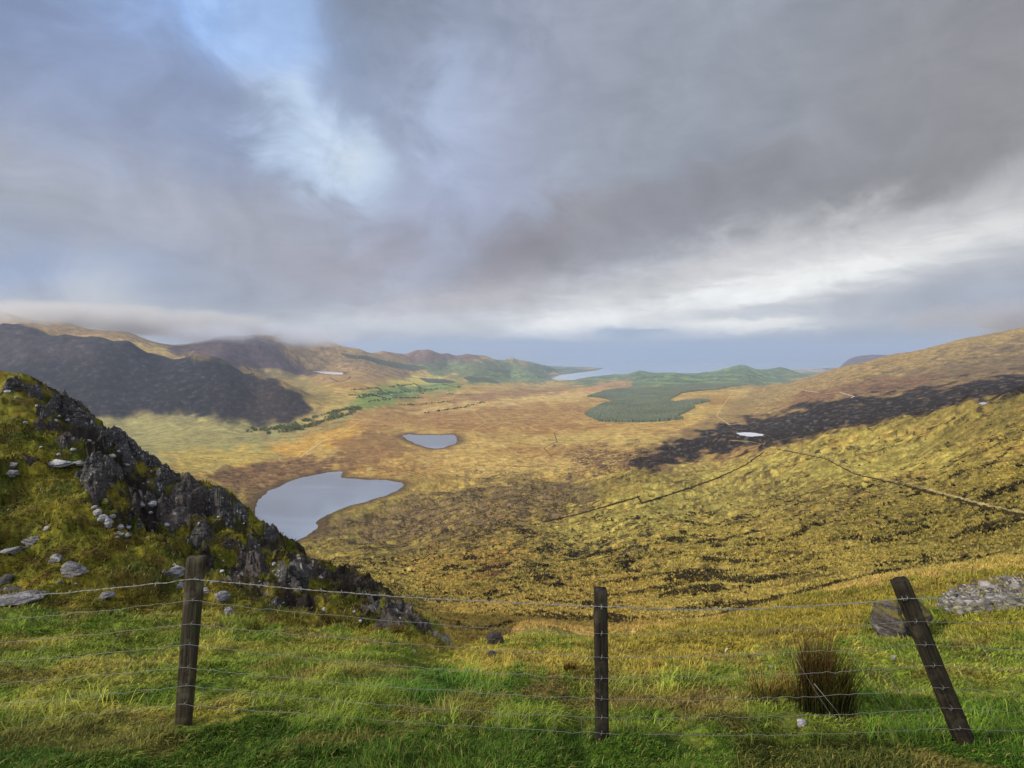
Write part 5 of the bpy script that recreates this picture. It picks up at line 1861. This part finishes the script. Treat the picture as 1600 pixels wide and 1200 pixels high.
CURVES = []
for k in range(7):
    P, sp = wire_curve(k)
    CURVES.append((P, sp))
    L = P - np.array(FL[:])
    mb = MB()
    if k == 0:
        # two twisted strands with knotted barbs
        s_ = np.linspace(0, 1, len(L) * 5)
        Q = np.stack([np.interp(s_, np.linspace(0, 1, len(L)), L[:, c]) for c in range(3)], -1)
        ph = np.arange(len(Q)) * 0.75
        off = np.stack((np.zeros(len(Q)), np.cos(ph), np.sin(ph)), -1) * 0.0019
        mb.add(*tube_geo(Q + off, 0.0016, 4), WIREC * 0.85)
        mb.add(*tube_geo(Q - off, 0.0016, 4), WIREC * 0.85)
        step = 12
        r = random.Random(2)
        for i in range(6, len(Q) - 6, step):
            for sgn in (-1, 1):
                a = r.uniform(0, 3.14)
                dv = np.array([0.3 * sgn, math.cos(a), math.sin(a)]) * 0.016
                mb.add(*tube_geo([Q[i] - dv, Q[i] + dv], 0.0014, 3), WIREC)
        nm = 'barbed_wire'
    else:
        mb.add(*tube_geo(L, 0.0014, 5), WIREC * 0.62)
        nm = 'line_wire'
    mb.build(nm, M_WIRE, fence)
# upright stays of the netting: below the second wire, leaning and bent where the net is torn
r = random.Random(17)
for s_i in range(4):
    n = 46
    if s_i == 0:
        idxs = range(22, 44, 2)
    elif s_i == 1:
        idxs = range(2, 45, 3)
    elif s_i == 2:
        idxs = range(3, 45, 4)
    else:
        idxs = range(3, 18, 4)
    for i in idxs:
        shift = {0: -1, 1: 0, 2: 2, 3: 2}[s_i]
        low_only = s_i == 1 or (s_i == 2 and i < 22) or r.random() < 0.35
        k0 = 5 if low_only else (2 if r.random() < 0.6 else 3)
        k0 = min(k0, 5)
        pts = []
        for j, k in enumerate(range(k0, 7)):
            seg = CURVES[k][1][s_i]
            q = seg[min(len(seg) - 1, max(0, i + (shift * (j if s_i != 1 else 0)) // 2))]
            pts.append(q - np.array(FL[:]) + np.array([r.uniform(-.006, .006), 0.003, 0]))
        e = pts[-1] + (pts[-1] - pts[-2]) * 0.55
        pts.append(e)
        mb = MB()
        mb.add(*tube_geo(pts, 0.0012, 4), WIREC * (0.45 if low_only else 0.7))
        mb.build('stay_wire', M_WIRE, fence)
mb = MB()
mb.add(*tube_geo([np.array(at(1272, 1068, 3.2)) - np.array(FL[:]), np.array(at(1300, 1102, 3.22)) - np.array(FL[:]), np.array(at(1322, 1130, 3.24)) - np.array(FL[:])], 0.0018, 4), WIREC * 0.8)
mb.build('stay_wire', M_WIRE, fence)['label'] = 'broken stay hanging diagonally before the rusty rush clump'
for k in range(7):
    for which, Y in ((0, YL), (1, YM), (2, YR)):
        y = WIRES[k][1 + which]
        c_ = np.array(at(post_x(which, y), y, Y - 0.05)) - np.array(FL[:])
        pts = [c_ + np.array([0.004, 0.02, 0.012]), c_ + np.array([0.002, -0.003, 0.011]), c_ + np.array([0, -0.006, 0]), c_ + np.array([-0.002, -0.003, -0.011]), c_ + np.array([-0.004, 0.02, -0.012])]
        mb = MB()
        mb.add(*tube_geo(pts, 0.0018, 4), WIREC * 0.6)
        mb.build('staple', M_WIRE, fence)


# ------------------------------------------------------------------ the air
def box_mesh(name, lo, hi, mat):
    v = [(x, y, z) for z in (lo[2], hi[2]) for y in (lo[1], hi[1]) for x in (lo[0], hi[0])]
    f = [(0, 2, 3, 1), (4, 5, 7, 6), (0, 1, 5, 4), (2, 6, 7, 3), (0, 4, 6, 2), (1, 3, 7, 5)]
    return mesh_obj(name, v, f, mat, None, False)


m = bpy.data.materials.new('haze')
m.use_nodes = True
g = NT(m.node_tree)
pv = g.n('ShaderNodeVolumePrincipled')
pv.inputs['Color'].default_value = (0.50, 0.60, 0.74, 1)
pv.inputs['Density'].default_value = 5.2e-5
pv.inputs['Anisotropy'].default_value = 0.1
out = g.n('ShaderNodeOutputMaterial')
g.put(out.inputs['Volume'], pv.outputs[0])
hz = box_mesh('haze', (-62000, -18000, -520), (62000, 66000, 690), m)
tag(hz, kind='stuff')


# mist lying on the tops of the hills: cloud, denser with height and torn by noise
def mist(name, cx, cy, cz, sx, sy, sz, zlo, zhi, dens, seed, label, tone):
    m = bpy.data.materials.new('hill_mist')
    m.use_nodes = True
    g = NT(m.node_tree)
    pos = g.n('ShaderNodeNewGeometry').outputs['Position']
    sep = g.n('ShaderNodeSeparateXYZ')
    g.put(sep.inputs[0], pos)
    loc = g.n('ShaderNodeTexCoord').outputs['Object']
    rr_ = g.vmath('LENGTH', g.vmath('DIVIDE', loc, (sx, sy, sz)))
    fade = g.mapr(rr_, 0.0, 0.95, 1.0, 0.0, True)
    n = g.noise(g.vmath('ADD', g.vmath('MULTIPLY', pos, (1, 1, 1.6)), (seed * 997.0, 0, 0)), 0.0030, 5, 0.65)
    up = g.math('ADD', sep.outputs[2], g.math('MULTIPLY', g.math('SUBTRACT', n.outputs[0], 0.5), (zhi - zlo) * 3.2))
    fade = g.math('MULTIPLY', fade, g.mapr(n.outputs[0], 0.42, 0.58, 0.0, 1.0, True))
    d = g.math('MULTIPLY', g.math('MULTIPLY', g.mapr(up, zlo, zhi, 0, 1, True), fade), dens)
    pv = g.n('ShaderNodeVolumePrincipled')
    pv.inputs['Color'].default_value = (*tone, 1)
    g.put(pv.inputs['Density'], d)
    pv.inputs['Anisotropy'].default_value = 0.2
    out = g.n('ShaderNodeOutputMaterial')
    g.put(out.inputs['Volume'], pv.outputs[0])
    bm = bmesh.new()
    bmesh.ops.create_icosphere(bm, subdivisions=4, radius=1.0)
    v = np.array([q.co[:] for q in bm.verts]) * np.array([sx, sy, sz])
    f = np.array([[x.index for x in q.verts] for q in bm.faces])
    bm.free()
    o = mesh_obj(name, v, f, m, None, True)
    o.location = (cx, cy, cz)
    tag(o, label, 'mist', kind='stuff')
    return o


mist('hill_mist', -3800, 4800, 270, 2000, 1500, 165, 0, 170, 0.0150, 1, 'pale mist capping the sunlit ridge at the far left', (0.82, 0.80, 0.77))
mist('hill_mist', -2350, 5100, 150, 1150, 1300, 165, -10, 115, 0.0075, 2, 'mist hanging over the dark corrie hill left of the tarn', (0.86, 0.88, 0.92))
mist('hill_mist', 2950, 3000, 190, 900, 800, 150, 10, 120, 0.0100, 3, 'thin mist touching the top of the right hill', (0.72, 0.72, 0.74))
SC.cycles.volume_step_rate = 1.0
SC.cycles.volume_max_steps = 64
